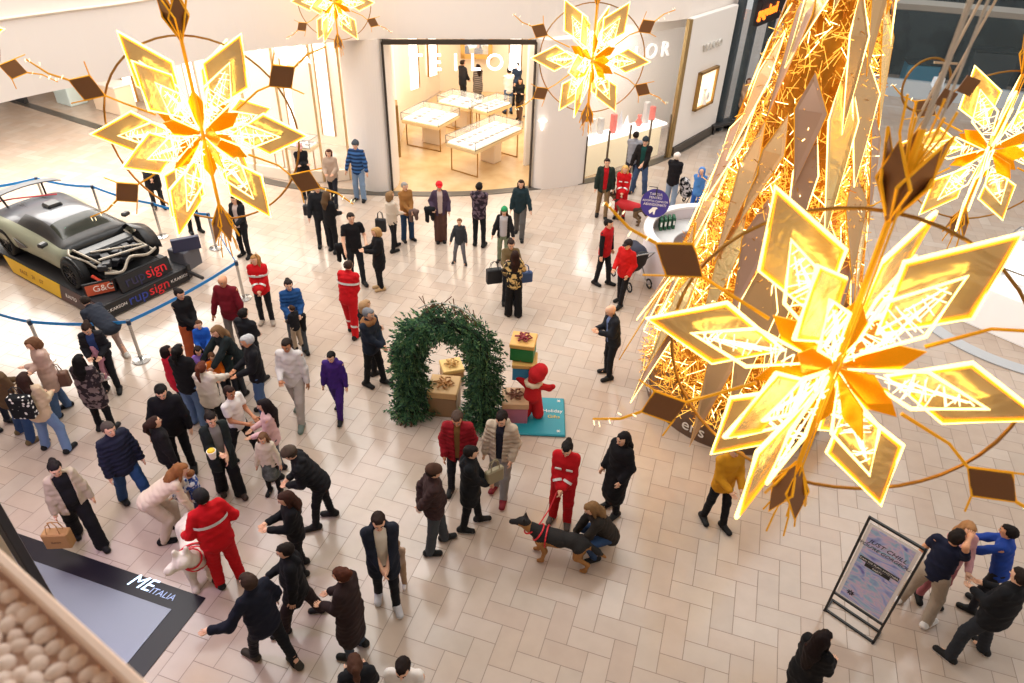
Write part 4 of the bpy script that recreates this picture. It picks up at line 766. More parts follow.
# centre group
p(459, 492, (-2, 14), 'man in glossy dark red puffer jacket with grey brown hair behind the two men', 1.78, 'm', 'stand', 'pocket', nod=40, top='puffer', tc='#8a1420', open_='#7a5a30', ow=.03, bc='#1f2026', hc='#4a3a32', fat=1.04, skin='m')
p(470, 526, (14, 0), 'man in black padded coat with a grey hood and dark short hair, facing right', 1.72, 'm', 'step', 'front', nod=25, top='coat', tc='#15171b', bc='#131418', hc='#1a1412', hood=True, sole='#d8d8d8')
p(436, 547, (14, -2), 'man in brown jacket and brown beanie with hands behind his back', 1.74, 'm', 'step', ('back', 'back'), nod=25, top='puffer', tc='#3a2827', bc='#3f4448', hair='short', hc='#2a1f1a', hat='beanie', hatc='#4a3226', fat=1.12, bottom='jeans')
p(500, 494, (-6, 14), 'man in cream puffer jacket, navy shirt, grey joggers and red trainers', 1.82, 'm', 'step', ('pocket', 'down'), nod=35, top='puffer', tc='#b8a894', open_='#1a1c2a', ow=.045, bc='#8a8784', bottom='jog', hc='#1f1714', hood=True, shoe='#7a2028', sole='#d8a8a4')
p(560, 520, (-4, 14), 'woman in red rescue suit with white bands holding the shepherd dog lead', 1.72, 'f', 'stand', 'front', nod=40, top='suit', tc='#b8121c', bc='#b8121c', bottom='loose', stripe='alp', hair='bun', hc='#1a1513', shoe='#5a5048', fat=1.08)
p(612, 511, (-14, 8), 'woman in long black coat with red scarf and long black hair', 1.72, 'f', 'stand', 'pocket', nod=20, top='longcoat', tc='#131318', bc='#131318', hair='longer', hc='#171214', fur=None)
p(602, 550, (-14, 2), 'person with long streaked hair in dark coat crouching to stroke the shepherd dog', 1.68, 'f', 'crouch', 'reach', lean=30, nod=35, top='jacket', tc='#2b2622', bc='#2c4468', hair='long', hc='#7a5c3c', fat=1.08)
# right side
p(712, 522, (8, 12), 'man in yellow jacket and black trousers under the large gold star', 1.74, 'm', 'step', 'hold', top='jacket', tc='#c78a1c', bc='#141418', hc='#2a1f18')
p(926, 598, (6, 14), 'fair haired woman in pink cardigan raising a hand to her glasses', 1.64, 'f', 'stand', ('hold', 'face'), top='sweater', tc='#cf9a9c', bc='#a8646a', hair='long', hc='#a87a50')
p(911, 613, (14, -14), 'man in navy T-shirt and beige trousers with white shoes, arm raised', 1.80, 'm', 'wide', ('loose', 'head'), nod=5, top='tee', tc='#171c33', bc='#a39484', bottom='loose', hc='#1f1714', skin='m', shoe='#e0dcd8', fat=1.04)
p(974, 608, (-14, -8), 'person in royal blue top at the right edge beside the man in black', 1.66, 'f', 'stand', 'fwd', lean=14, top='sweater', tc='#23449a', bc='#22242c', hair='short', hc='#1c1614', skin='m')
p(966, 656, (-14, -14), 'heavy man in black shirt and dark trousers with white soled trainers at the right edge', 1.84, 'm', 'wide', 'hold', nod=20, top='jacket', tc='#17181c', bc='#2a2d33', bottom='jeans', hc='#241a15', fat=1.25, shoe='#1a1a1a', sole='#e8e8e8')
p(787, 710, (12, -8), 'woman in black with long black hair cut by the bottom edge', 1.68, 'f', 'stand', 'hold', top='coat', tc='#0f0f12', bc='#111114', hair='longer', hc='#1a0f0e')
# ------------------------------------------------------------------ gold stars
GOLD = M('gold_mirror', '#ffdf9c', .24, .7)
nt = GOLD.node_tree; tn = nt.nodes.new('ShaderNodeTexNoise'); tn.inputs['Scale'].default_value = 3.2; tn.inputs['Distortion'].default_value = 1.5; bp = nt.nodes.new('ShaderNodeBump'); bp.inputs['Strength'].default_value = .4; bp.inputs['Distance'].default_value = .05
tc = nt.nodes.new('ShaderNodeTexCoord'); nt.links.new(tc.outputs['Object'], tn.inputs['Vector']); nt.links.new(tn.outputs['Fac'], bp.inputs['Height']); nt.links.new(bp.outputs['Normal'], nt.nodes['Principled BSDF'].inputs['Normal'])
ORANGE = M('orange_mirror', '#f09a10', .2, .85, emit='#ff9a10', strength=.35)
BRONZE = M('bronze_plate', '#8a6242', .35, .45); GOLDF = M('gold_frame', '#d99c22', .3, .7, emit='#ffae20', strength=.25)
RIM = M('led_rim', '#fff2c0', .5, emit='#ffdf86', strength=2.7); EDGE = M('amber_rim_glow', '#ffb52a', .4, emit='#ffac1e', strength=1.1); LACE = M('led_lace', '#fff6dc', .5, emit='#fff0c4', strength=1.5)
def make_star(seed=1):
    rs = random.Random(seed); T = empty('star_ornament')
    def wheel(yaw, angs, rot, sc=1.0, front=.03):
        X = Vector((math.cos(yaw), math.sin(yaw), 0)); Z = Vector((0, 0, 1)); Nn = Vector((math.sin(yaw), -math.cos(yaw), 0))
        for a in angs:
            a = math.radians(a); r = X * math.cos(a) + Z * math.sin(a); s = -X * math.sin(a) + Z * math.cos(a); R = sc * rs.uniform(.94, 1.04)
            k = [r * .26 * R + Nn * -.03, r * .60 * R + s * .20 * R + Nn * -.03, r * R, r * .60 * R - s * .20 * R + Nn * -.03]
            mb = MB(); mb.prism(k, .008); pt = mb.build('petal', GOLD, T)
            mb = MB(); mb.tube(k, .013, 6, closed=True); mb.build('led_rim', RIM, pt)
            mb = MB(); c = sum(k, Vector()) / 4; mb.tube([c + (q - c) * .93 + Nn * .01 for q in k], .009, 5, closed=True); mb.build('amber_rim_glow', EDGE, pt)  # amber emissive line inside the rim imitates the glow around the LED tube
            l = [r * .07, r * .42 * R + s * .125 * R + Nn * front, r * .74 * R + Nn * front * 1.2, r * .42 * R - s * .125 * R + Nn * front]
            mb = MB(); mb.tube(l, .011, 6, closed=True); lo = mb.build('lace_petal', RIM, T)
            mb = MB(); c = sum(l, Vector()) / 4
            for i in range(19):
                t = rs.uniform(.12, .68) * R; w = .125 * R * (t / (.42 * R) if t < .42 * R else max((.74 * R - t) / (.32 * R), 0)) * .93; dt = rs.uniform(-.05, .05) * R
                t2 = min(max(t + dt, .1 * R), .68 * R); w2 = .125 * R * (t2 / (.42 * R) if t2 < .42 * R else max((.74 * R - t2) / (.32 * R), 0)) * .93
                mb.tube([r * t + s * w * rs.uniform(.4, 1) + Nn * front, r * t2 - s * w2 * rs.uniform(.4, 1) + Nn * front], .0036, 4)
            for i in range(8):
                t = rs.uniform(.2, .5) * R; q = rs.uniform(-.04, .04) * R; mb.tube([r * t + s * q + Nn * front, r * (t + .16 * R) + s * q * .3 + Nn * front], .004, 4)
            mb.build('wire_lace', LACE, lo, kind='stuff')
    def orange(yaw, angs, R):
        X = Vector((math.cos(yaw), math.sin(yaw), 0)); Z = Vector((0, 0, 1)); Nn = Vector((math.sin(yaw), -math.cos(yaw), 0))
        for a in angs:
            a = math.radians(a); r = X * math.cos(a) + Z * math.sin(a); s = -X * math.sin(a) + Z * math.cos(a)
            mb = MB(); mb.prism([r * .03, r * .27 * R + s * .085 * R, r * .42 * R, r * .27 * R - s * .085 * R], .008); mb.build('orange_petal', ORANGE, T)
    wheel(0, (0, 60, 120, 180, 240, 300), 0); wheel(math.radians(62), (0, 55, 125, 180, 235, 305), 0, .93)
    orange(0, (30, 90, 150, 210, 270, 330), 1); orange(math.radians(55), (30, 150, 210, 330), 1); orange(math.radians(-50), (10, 170, 215, 325), .95)
    mb = MB(); mb.tube([(math.cos(2 * PI * k / 48) * .86, .03, math.sin(2 * PI * k / 48) * .86) for k in range(48)], .010, 6, closed=True); mb.build('hoop', M('brass_hoop', '#a87a34', .35, .7), T)
    def plate(c, r, s, R, name='bronze_plate', wf=.8):
        k = [c - r * R, c + s * R * wf, c + r * R, c - s * R * wf]; mb = MB(); mb.prism(k, .008); o = mb.build(name, BRONZE, T)
        mb = MB(); mb.tube(k, .009, 5, closed=True); mb.build('plate_frame', GOLDF, o); return o
    for a in (30, 150, 210, 330):
        a = math.radians(a + 4); r = Vector((math.cos(a), 0, math.sin(a))); s = Vector((-math.sin(a), 0, math.cos(a))); c = r * .98 + Vector((0, -.05, 0)); plate(c, r, s, .15)
        mb = MB(); mb.tube([r * .42, r * .7 + s * .02, c - r * .15], [.011, .009, .009], 6); e = c + r * .15; mb.tube([e, e + r * .16 + s * .02, e + r * .34 - s * .02], [.010, .009, .007], 6)
        mb.tube([c + s * .12, c + s * .2 + r * .1], .006, 5); mb.tube([c - s * .12, c - s * .22 + r * .06], .006, 5); tw = mb.build('twig', GOLDF, T)
        mb = MB()
        for t in (.05, .14, .23, .31, .34):
            q = e + r * t + s * rs.uniform(-.03, .03); mb.tube([q, q + s * rs.choice((-1, 1)) * .03 + Vector((0, -.02, 0))], .0035, 4)
        mb.build('fairy_lights', LACE, tw)
    mb = MB(); mb.tube([(0, 0, -1.02), (0, 0, 1.25)], .016, 8); mb.tube([(.02, -.03, -1.0), (.02, -.03, 1.2)], .006, 6); mb.build('pole', GOLDF, T)
    for zz, sg in ((1.02, 1), (-.88, -1)):
        for q in range(5):
            a = 2 * PI * q / 5 + .3; r = Vector((math.cos(a) * .3, math.sin(a) * .3, .95 * sg)).normalized(); s = Vector((-math.sin(a), math.cos(a), 0)); plate(Vector((math.cos(a) * .07, math.sin(a) * .07, zz)), r, s, .21 if sg > 0 else .18, wf=.40)
        mb = MB()
        for q in range(6):
            a = 2 * PI * q / 6; mb.tube([(0, 0, zz), (math.cos(a) * .08, math.sin(a) * .08, zz + sg * .2), (math.cos(a) * .10, math.sin(a) * .10, zz + sg * rs.uniform(.26, .36))], .006, 5)
        tw = mb.build('twig', GOLDF, T)
    mb = MB(); mb.tube([(0, 0, 1.25), (0, 0, 4.2)], .012, 6); mb.tube([(.05, 0, 1.2), (.09, 0, 4.2)], .006, 6); mb.build('hanging_cable', M('cable_clear', '#cfc4b4', .3, .2), T)
    return T
proto = None
for px, py, pr, dy, lb in ((835, 366, 192, .12, 'largest gold star ornament with white lit rims, hanging nearest on the right'), (203, 135, 108, -.35, 'large gold star ornament hanging in front of the left shop, above the crowd'), (592, 60, 61, .1, 'gold star ornament hanging in front of the pillar beside the jewellery shop door'),
                           (334, 2, 42, -.15, 'smallest gold star ornament, cut by the top edge left of centre'), (990, 150, 88, .5, 'gold star ornament at the right edge above the white kiosk'), (-92, 42, 92, .2, 'gold star ornament of which only twigs enter at the left edge')):
    P = D(px, py, 1.0); v = (P - Vector(CW)); dist = 706.04 / pr * 1.0
    o = make_star() if proto is None else copy_tree(proto)
    if proto is None: proto = o
    o.location = Vector(CW) + v * dist; dd = Vector(CW) - o.location; o.rotation_euler = (0, 0, math.atan2(dd.y, dd.x) + PI / 2 + dy); tag(o, lb, 'star ornament', 'gold star ornaments hung in the atrium')
# second gear hanging beside the tree
c = D(926, 85, 5.2); T = empty('hanging_ring', c, .2, 'brass ring with pale rods and bronze plates hanging above the largest star', 'hanging ornament')
mb = MB(); mb.tube([(math.cos(2 * PI * k / 32) * .16, 0, math.sin(2 * PI * k / 32) * .19) for k in range(32)], .009, 6, closed=True); mb.build('ring', M('brass_hoop'), T)
mb = MB(); mb.tube([(.02, 0, -.3), (.12, 0, .35), (.28, 0, 1.4)], .012, 6); mb.tube([(.09, -.02, -.28), (.22, -.02, .45), (.42, -.02, 1.6)], .010, 6); mb.tube([(.0, 0, .16), (.16, 0, .16)], .010, 6); mb.build('rods', M('rod_pale', '#d5bfa4', .4), T)
mb = MB(); mb.tube([(.17, 0, .62), (.24, 0, 1.0), (.27, 0, 1.25)], .055, 10); mb.build('sleeve', M('mauve_tube', '#a08078', .4, .3), T)
for k, (x, z) in enumerate(((.16, -.08), (.28, .02))): mb = MB(); mb.box((x, -.03, z), (.11, .01, .12), M3=Matrix.Rotation(.3, 3, 'Y')); mb.build('bronze_plate', BRONZE, T)
# ------------------------------------------------------------------ gold cone tree
TX, TY, TZ = 3.25, 6.2, 10.6
T = empty('christmas_tree', (TX, TY, 0), 0, 'tall cone shaped gold christmas tree of bronze shards and lit wire on a round podium', 'christmas tree')
def rad(z): return 2.15 * (1 - z / TZ) ** 1.04 + .02
mb = MB(); mb.cyl((0, 0, 0), 1.68, .52, 48); mb.build('podium', M('podium_bronze', '#6b5344', .4, .2), T)
zs = [.55, 2, 4, 6, 8, 10.4]; mb = MB(); mb.tube([(0, 0, z) for z in zs], [rad(z) * .62 for z in zs], 24); mb.build('inner_cone', M('inner_gold', '#b07c28', .35, .7), T)
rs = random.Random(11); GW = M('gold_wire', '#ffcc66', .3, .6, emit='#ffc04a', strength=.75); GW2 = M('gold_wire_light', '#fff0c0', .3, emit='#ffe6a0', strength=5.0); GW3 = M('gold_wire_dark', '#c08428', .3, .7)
for nm, mat, n, r in (('gold_wire', GW, 7500, .006), ('wire_lights', GW2, 800, .006), ('copper_wire', GW3, 4000, .007)):
    mb = MB()
    for i in range(n):
        z = rs.uniform(.5, 10.0) ; 
        if rs.random() > (1 - z / 11.5): z = rs.uniform(.5, 5)
        a = rs.uniform(0, 2 * PI); q = rad(z) * rs.uniform(.66, .93); p = Vector((math.cos(a) * q, math.sin(a) * q, z)); d = Vector((rs.gauss(0, 1), rs.gauss(0, 1), rs.gauss(0, 1.2))).normalized() * rs.uniform(.07, .20)
        mb.tube([p - d, p + d], r, 3, cap=False)
    mb.build(nm, mat, T, kind='stuff')
CH = M('champagne_shard', '#dcb684', .25, .6); CH2 = M('rose_shard', '#bf9c86', .3, .5); k = 0
for tier in range(13):
    z1 = .6 + tier * .74; n = max(5, int(10 - tier * .4))
    for i in range(n):
        if k >= 96: break
        a = 2 * PI * (i + .5 * (tier % 2) + rs.uniform(-.12, .12)) / n; L_ = rs.uniform(1.5, 2.7) * (1 - tier * .035); w = rs.uniform(.22, .42) * (1 - tier * .04); zt = min(z1 + L_, 10.3)
        er = Vector((math.cos(a), math.sin(a), 0)); et = Vector((-math.sin(a), math.cos(a), 0)); tl = rs.uniform(-.22, .22)
        bot = er * (rad(z1) * (1.06 if tier < 2 else 1.0) + (.10 if tier < 2 else .02)) + Vector((0, 0, z1 - .25)) + et * tl; top = er * rad(zt) * .86 + Vector((0, 0, zt)); mid = (bot * .32 + top * .68) + er * .05
        kite = [bot, mid + et * w, top, mid - et * w * rs.uniform(.5, 1)]
        lit = k % 2 == 0
        mb = MB(); mb.prism(kite, .012); o = mb.build('shard', (GOLD if k % 5 == 0 else CH if k % 3 else CH2), T); mb = MB(); mb.tube(kite, .013 if lit else .010, 5, closed=True); mb.build('led_rim' if lit else 'gold_edge', RIM if lit else GOLDF, o); k += 1
for a, s_, sz in ((math.radians(248), 'ens', .34), (math.radians(207), 'ens', .30)):
    p = Vector((math.cos(a) * 1.70, math.sin(a) * 1.70, .26)); text('podium_text', s_, sz, M('podium_white', '#f2ece4', .5), p, (-math.sin(a), math.cos(a), 0), (0, 0, 1), T, .004)
a = math.radians(196); mb = MB()
for q in range(8):
    b_ = PI * q / 4; c = Vector((math.cos(a), math.sin(a), 0)) * 1.705 + Vector((0, 0, .28)); e = Vector((-math.sin(a), math.cos(a), 0)) * math.cos(b_) + Vector((0, 0, 1)) * math.sin(b_); f_ = -Vector((-math.sin(a), math.cos(a), 0)) * math.sin(b_) + Vector((0, 0, 1)) * math.cos(b_)
    mb.prism([c + e * .03, c + e * .10 + f_ * .03, c + e * .18, c + e * .10 - f_ * .03], .006)
mb.build('podium_star', M('podium_white'), T)
# ------------------------------------------------------------------ fir arch
la = F(411, 412); lb_ = F(487, 424); ct = (la + lb_) / 2; dr = (lb_ - la); rz = math.atan2(dr.y, dr.x); hw = dr.length / 2 * .93
T = empty('fir_arch', ct, rz, 'tall arch covered in dark green fir branches standing on the open floor', 'arch')
AP = []
for k in range(33):
    t = k / 32
    if t < .3: AP.append(Vector((-hw, 0, 1.45 * t / .3)))
    elif t > .7: AP.append(Vector((hw, 0, 1.45 * (1 - t) / .3)))
    else: b_ = PI * (1 - (t - .3) / .4); AP.append(Vector((math.cos(b_) * hw, 0, 1.45 + math.sin(b_) * .66)))
mb = MB(); mb.tube(AP, .10, 8); mb.build('arch_core', M('fir_core', '#1d2a1e', .9), T)
mb = MB(); mb.tube([p + Vector((0, -.04, .42)) for p in AP[13:21]], .012, 6); mb.build('silver_hoop', M('silver_hoop', '#b8bdb8', .3, .7), T)
mb = MB(); rs = random.Random(4)
for i in range(15): 
    j = rs.randrange(13, 20); mb.tube([AP[j] + Vector((rs.uniform(-.1, .1), 0, .2)), AP[j] + Vector((rs.uniform(-.3, .3), rs.uniform(-.1, .1), rs.uniform(.4, .55)))], .008, 5)
for sx in (-1, 1):
    for q in range(4): mb.tube([(sx * hw, 0, .05), (sx * hw + rs.uniform(-.35, .35), rs.uniform(-.45, -.25), .02)], .016, 5)
mb.build('bare_twigs', M('twig_brown', '#6b4a30', .8), T, kind='stuff')
mats = [M('fir_a', '#3a6344', .7), M('fir_b', '#4d7a52', .7), M('fir_c', '#688a56', .7), M('fir_d', '#28483a', .8)]; mb = MB()
def sprig(mb, p, d, L_, w):
    d = d.normalized(); s = d.cross(Vector((.3, .2, .9))).normalized(); u = s.cross(d); mb.m = rs.choice((0, 0, 1, 1, 2, 3))
    mb.add([p, p + d * L_ * .5 + s * w + u * .01, p + d * L_, p + d * L_ * .5 - s * w - u * .01], [(0, 1, 2, 3)]); mb.add([p, p + d * L_ * .5 + u * w, p + d * L_ * .95, p + d * L_ * .5 - u * w], [(0, 1, 2, 3)])
for i in range(2300):
    t = rs.random(); j = min(int(t * 32), 31); c = AP[j] + (AP[j + 1] - AP[j]) * (t * 32 - j); tg = (AP[j + 1] - AP[j]).normalized(); a = rs.uniform(0, 2 * PI)
    n1 = tg.cross(Vector((0, 1, 0))); o_ = n1 * math.cos(a) + Vector((0, 1, 0)) * math.sin(a); rr = .29 if c.z > .35 else .42; main = (o_ * .8 + Vector((0, 0, -.55)) + Vector((rs.gauss(0, .3), rs.gauss(0, .3), rs.gauss(0, .3)))).normalized(); p0 = c + o_ * rr * rs.uniform(.25, .75); L0 = rs.uniform(.14, .26)
    if p0.z + main.z * L0 < .01: main.z = abs(main.z) * .1
    p0.z = max(p0.z, .02)
    s = main.cross(Vector((rs.random(), rs.random(), rs.random()))).normalized(); tip = p0 + main * L0
    for q in range(7):
        b_ = p0 + main * L0 * q / 7; sprig(mb, b_, main * .7 + s * (.9 if q % 2 else -.9), .085, .010); 
    sprig(mb, tip - main * .06, main, .1, .012)
mb.build('fir_foliage', mats, T, kind='stuff')
# gift boxes
def gift(px, py, z, w, h, colr, lb, rz=.3, bow='#8a3b34', lid='#d9a860', loc=None):
    P = F(px, py) if loc is None else loc; T = empty('gift_box', (P.x, P.y, z), rz, lb, 'gift box'); mb = MB(); mb.box((0, 0, h * .38), (w, w, h * .76), bev=.012); mb.build('box_body', M('gift' + colr, colr, .5), T)
    mb = MB(); mb.box((0, 0, h * .88), (w * 1.06, w * 1.06, h * .24), bev=.012); mb.build('lid', M('gift' + lid, lid, .55), T)
    mb = MB()
    for q in range(6):
        a = 2 * PI * q / 6; r = Vector((math.cos(a), math.sin(a), 0)); s = Vector((-r.y, r.x, 0)); c = Vector((0, 0, h + .01)); mb.tube([c, c + r * w * .2 + s * w * .08 + Vector((0, 0, .06)), c + r * w * .36 + Vector((0, 0, .03)), c + r * w * .2 - s * w * .08 + Vector((0, 0, .02)), c], .018, 6)
    mb.sphere((0, 0, h + .03), .04); mb.build('bow', M('bow' + bow, bow, .5), T); return T
gift(445, 408, 0, .52, .58, '#8a6c48', 'large kraft brown gift box standing behind the fir arch opening', rz + .1, '#b8864e', '#c9a26a')
gift(452, 378, 0, .40, .34, '#a8814f', 'small golden brown gift box behind the larger kraft one at the arch', rz + .5, '#c9a060', '#dcb870')
GP = F(514, 424) ; gift(514, 424, .0, .46, .52, '#b56a7c', 'rose pink gift box on the floor beside the red figure', rz + .2, '#7a4a34', '#c9a078', GP + Vector((-.05, .18, 0)))
# red figure carrying two gifts, on its teal base
fb = F(531, 416); T = empty('teal_base', F(533, 417), .28, 'flat teal base plate with rounded corners under the red figure', 'base plate')
mb = MB(); mb.box((0, 0, .03), (1.18, 1.05, .06), bev=.02); mb.build('plate', M('teal_plate', '#1f8f9f', .45), T); text('plate_text', 'Holiday', .12, M('podium_white'), (.36, .12, .066), (1, 0, 0), (0, 1, 0), T, .001); text('plate_text', 'Gifts', .12, M('plate_yellow', '#e8c04a', .5), (.38, -.04, .066), (1, 0, 0), (0, 1, 0), T, .001)
for x, y in ((.48, .42), (.46, -.42)): mb = MB(); [mb.box((x, y, .064), (.07, .012, .004), r) for r in (0, PI / 3, -PI / 3)]; mb.build('snowflake_mark', M('podium_white'), T)
RD = M('red_fleece', '#c0141c', .95, bump=.8)
T = empty('red_figure', (fb.x + .02, fb.y - .05, .062), math.radians(10), 'plump red fleece figure in a red beanie seen from behind, carrying two stacked gift boxes', 'figure')
netmesh('body', [((0, 0, .62), (0, .02, .88), .20, .17), ((-.10, 0, .5), (-.14, 0, .10), .12, .13), ((.10, 0, .5), (.15, 0, .10), .12, .13), ((-.14, .06, .12), (-.14, -.05, .09), .10, .09), ((.15, .06, .12), (.15, -.05, .09), .10, .09), ((-.15, 0, .9), (-.36, .12, .98), .085, .075), ((.15, 0, .9), (.36, .08, .80), .085, .07), ((.36, .08, .80), (.44, .08, .86), .07, .06), ((0, 0, .95), (0, 0, 1.12), .13, .12)], .02, RD, T, .05)
netmesh('scarf', [((math.cos(a) * .15, math.sin(a) * .15, .98), (math.cos(a + .8) * .15, math.sin(a + .8) * .15, .98), .055, .055) for a in np.arange(0, 6.3, .785)], .02, M('cream_scarf', '#d8c4a4', .95), T, .03)
netmesh('beanie', [((.08, 0, 1.24), (.14, .02, 1.32), .20, .17)], .02, RD, T, .03)
T.scale = (.80, .80, .80)
b1 = fb + Vector((-.22, .18, 0)); gift(0, 0, .80, .42, .36, '#2a87b8', 'blue gift box carried by the red figure, lower of its stack', .25, '#7a3b2c', '#dba95c', b1)
gift(0, 0, 1.175, .42, .36, '#1f7a3c', 'green gift box with a red bow, topmost of the stack carried by the red figure', .15, '#8a2f34', '#dba95c', b1 + Vector((-.06, .06, 0)))
# ------------------------------------------------------------------ dogs
def dog(loc, ang, label, s, pal, saddle, coat=None, turn=0, fluffy=0, hz=0):
    T = empty('dog', loc, ang, label, 'dog'); T.scale = (s, s, s); hx = math.sin(math.radians(turn)); X = v3(1, 0, 0)
    nk = v3(.02 * hx, .47, .64 + hz); hd = nk + v3(.07 * hx, .07, .06 + hz * .3); mz = hd + v3(.17 * hx, .17 * math.cos(math.radians(turn)), -.05)
    pr = [(v3(0, .22, .50), v3(0, .0, .50), .15, .135), (v3(0, .0, .50), v3(0, -.22, .53), .125, .10), (v3(0, -.22, .52), v3(0, -.38, .50), .125, .10), (v3(0, .28, .54), nk, .115, .08), (hd - v3(0, .02, 0), hd + v3(0, .03, 0), .078, .07), (hd, mz, .058, .038), (mz, mz + (mz - hd) * .12, .026, .022)]
    for sx in (-1, 1):
        pr += [(hd + v3(sx * .05, -.02, .05), hd + v3(sx * .066, -.02, .14 + fluffy), .034, .010)]
        yo = .05 * sx
        pr += [(v3(sx * .09, .25, .45), v3(sx * .10, .22 + yo, .27), .075, .042), (v3(sx * .10, .22 + yo, .27), v3(sx * .10, .25 + yo, .06), .036, .027), (v3(sx * .10, .25 + yo, .05), v3(sx * .10, .31 + yo, .03), .030, .026)]
        pr += [(v3(sx * .08, -.33, .48), v3(sx * .11, -.26 + yo, .30), .095, .055), (v3(sx * .11, -.26 + yo, .30), v3(sx * .11, -.44 + yo, .19), .045, .030), (v3(sx * .11, -.44 + yo, .19), v3(sx * .11, -.41 + yo, .05), .027, .025), (v3(sx * .11, -.41 + yo, .045), v3(sx * .11, -.35 + yo, .03), .030, .026)]
    pr += [(v3(0, -.44, .52), v3(.02, -.60, .38), .045, .045), (v3(.02, -.60, .38), v3(.05, -.72, .26 if not coat else .5), .045, .02)]
    if fluffy: pr = [(a, b, r + fluffy, q + fluffy * .8) for a, b, r, q in pr]
    def mf(C):
        m = np.zeros(len(C)); z, y = C[:, 2], C[:, 1]
        if saddle: m = np.where((z > .47 + .05 * np.sin(9 * y)) & (y < .42), 1, 0); m = np.where((y > .42) & ((z > hd[2] + .01) | (y > hd[1] + .06)), 1, m); m = np.where((y < -.5) & (z > .33), 1, m)
        return np.where(np.linalg.norm(C - (mz + (mz - hd) * .2), axis=1) < .028, 2, m)
    def eyes(mb):
        mb.m = 2; r_ = unit(np.cross(mz - hd, v3(0, 0, 1)))
        for sx in (-1, 1): mb.sphere(hd + (mz - hd) * .35 + r_ * sx * .042 + v3(0, 0, .03), .010, 6, 4)
    netmesh('body', pr, .014, [M('fur' + pal[0], pal[0], .9, bump=.8), M('fur' + pal[1], pal[1], .85, bump=.8), M('nose_black', '#121212', .4)], T, .04, (lambda X_, Y_, Z_, f: f + .006 * np.sin(70 * Y_ + 20 * Z_) * np.sin(60 * X_)) if fluffy else None, eyes, mf)
    if coat: netmesh('dog_coat', [(v3(0, .22, .50), v3(0, .0, .50), .165, .15), (v3(0, .0, .50), v3(0, -.30, .53), .15, .13)], .016, M('dogcoat', coat, .7), T, .03)
    mb = MB(); r_ = 6
    def hoop(c, n, R): 
        n = Vector(n).normalized(); a = n.cross(Vector((1, 0, 0))).normalized(); b = n.cross(a); mb.tube([Vector(c) + (a * math.cos(k * PI / 8) + b * math.sin(k * PI / 8)) * R for k in range(16)], .013, 6, closed=True)
    hoop(nk - v3(0, .04, .05), (0, .5, .7), .10 + fluffy); 
    if not coat: hoop((0, .17, .50), (0, 1, 0), .165 + fluffy); hoop((0, .30, .55), (0, 1, .6), .135 + fluffy)
    mb.build('harness', M('red_harness', '#d2202c', .5), T); return T
a_ = F(548, 566); q = F(505, 556); s_ang = math.atan2(q.y - a_.y, q.x - a_.x) - PI / 2
SH = dog(F(556, 560), s_ang, 'black and tan shepherd dog in a red harness, stroked by the crouching person', .98, ('#a06f3c', '#1b1715'), True)
a_ = F(205, 585); q = F(180, 592); DOGA = (lambda a, b: math.atan2(b.y - a.y, b.x - a.x) - PI / 2)(F(204, 560), F(207, 580))
WH = dog(F(202, 568), DOGA, 'white fluffy dog with a red collar standing by the man in the red rescue suit', 1.1, ('#e6ddcc', '#e6ddcc'), False, fluffy=.02, turn=75, hz=.12)
a_ = F(625, 222); q = F(600, 214); dog(F(626, 221), math.atan2(q.y - a_.y, q.x - a_.x) - PI / 2, 'brown dog wearing a red and yellow coat beside the blond rescue woman', .95, ('#6a5238', '#3a2c22'), True, '#c01c24')
mb = MB(); h = F(559, 520) + Vector((0, -.15, 1.0)); e = SH.matrix_basis @ Vector((0, .3, .72)); mb.tube([h, (h + e) / 2 - Vector((0, 0, .12)), e], .010, 6); tag(mb.build('dog_lead', M('red_harness')), 'red lead running from the rescue woman to the shepherd dog', 'dog lead')
# ------------------------------------------------------------------ desk, round sign, pushchair, kiosk
T = empty('round_desk', (2.3, 10.9, 0), 0, 'round white reception desk partly hidden behind the gold tree', 'desk')
DW = M('desk_white', '#e4dbe2', .35)
def ring(mb, r0, r1, z0, z1, a0=0, a1=360, n=56):
    V = []; N = n + 1
    for k in range(N):
        a = math.radians(a0 + (a1 - a0) * k / n); c, s = math.cos(a), math.sin(a); V += [(c * r0, s * r0, z0), (c * r1, s * r1, z0), (c * r1, s * r1, z1), (c * r0, s * r0, z1)]
    Fs = []
    for k in range(n):
        b = 4 * k
        for j in range(4): Fs.append((b + j, b + (j + 1) % 4, b + 4 + (j + 1) % 4, b + 4 + j))
    Fs += [(0, 3, 2, 1), (4 * n, 4 * n + 1, 4 * n + 2, 4 * n + 3)]; mb.add(V, Fs)
mb = MB(); ring(mb, 1.60, 1.68, 0, 1.08, 40, 320); mb.build('desk_wall', DW, T); mb = MB(); ring(mb, 1.50, 1.72, 1.08, 1.13, 40, 320); mb.build('counter_ledge', M('desk_top', '#f4f0f0', .3), T); mb = MB(); ring(mb, .95, 1.58, .72, .76, 40, 320); mb.build('work_top', M('desk_top2', '#d8d8d6', .35), T)
for k in range(4):
    p = F(661 + k * 4.2, 222 - k * .6, .95); mb = MB(); mb.box((0, 0, 0), (.075, .26, .30), bev=.006); o = mb.build('binder_cover', M('binder_green', '#1f5a3c' if k < 3 else '#3a3f3c', .5)); T = empty('binder', (p.x, p.y, .765), .25, ['leftmost green binder on the round desk', 'second green binder from the left on the round desk', 'third green binder from the left on the round desk', 'dark grey binder, rightmost on the round desk'][k], 'binder', 'binders on the round desk'); o.parent = T; o.location = (0, 0, .15)
    mb = MB(); mb.box((0, -.132, .17), (.045, .004, .12)); mb.build('spine_label', M('paper', '#f2f2ee', .6), T)
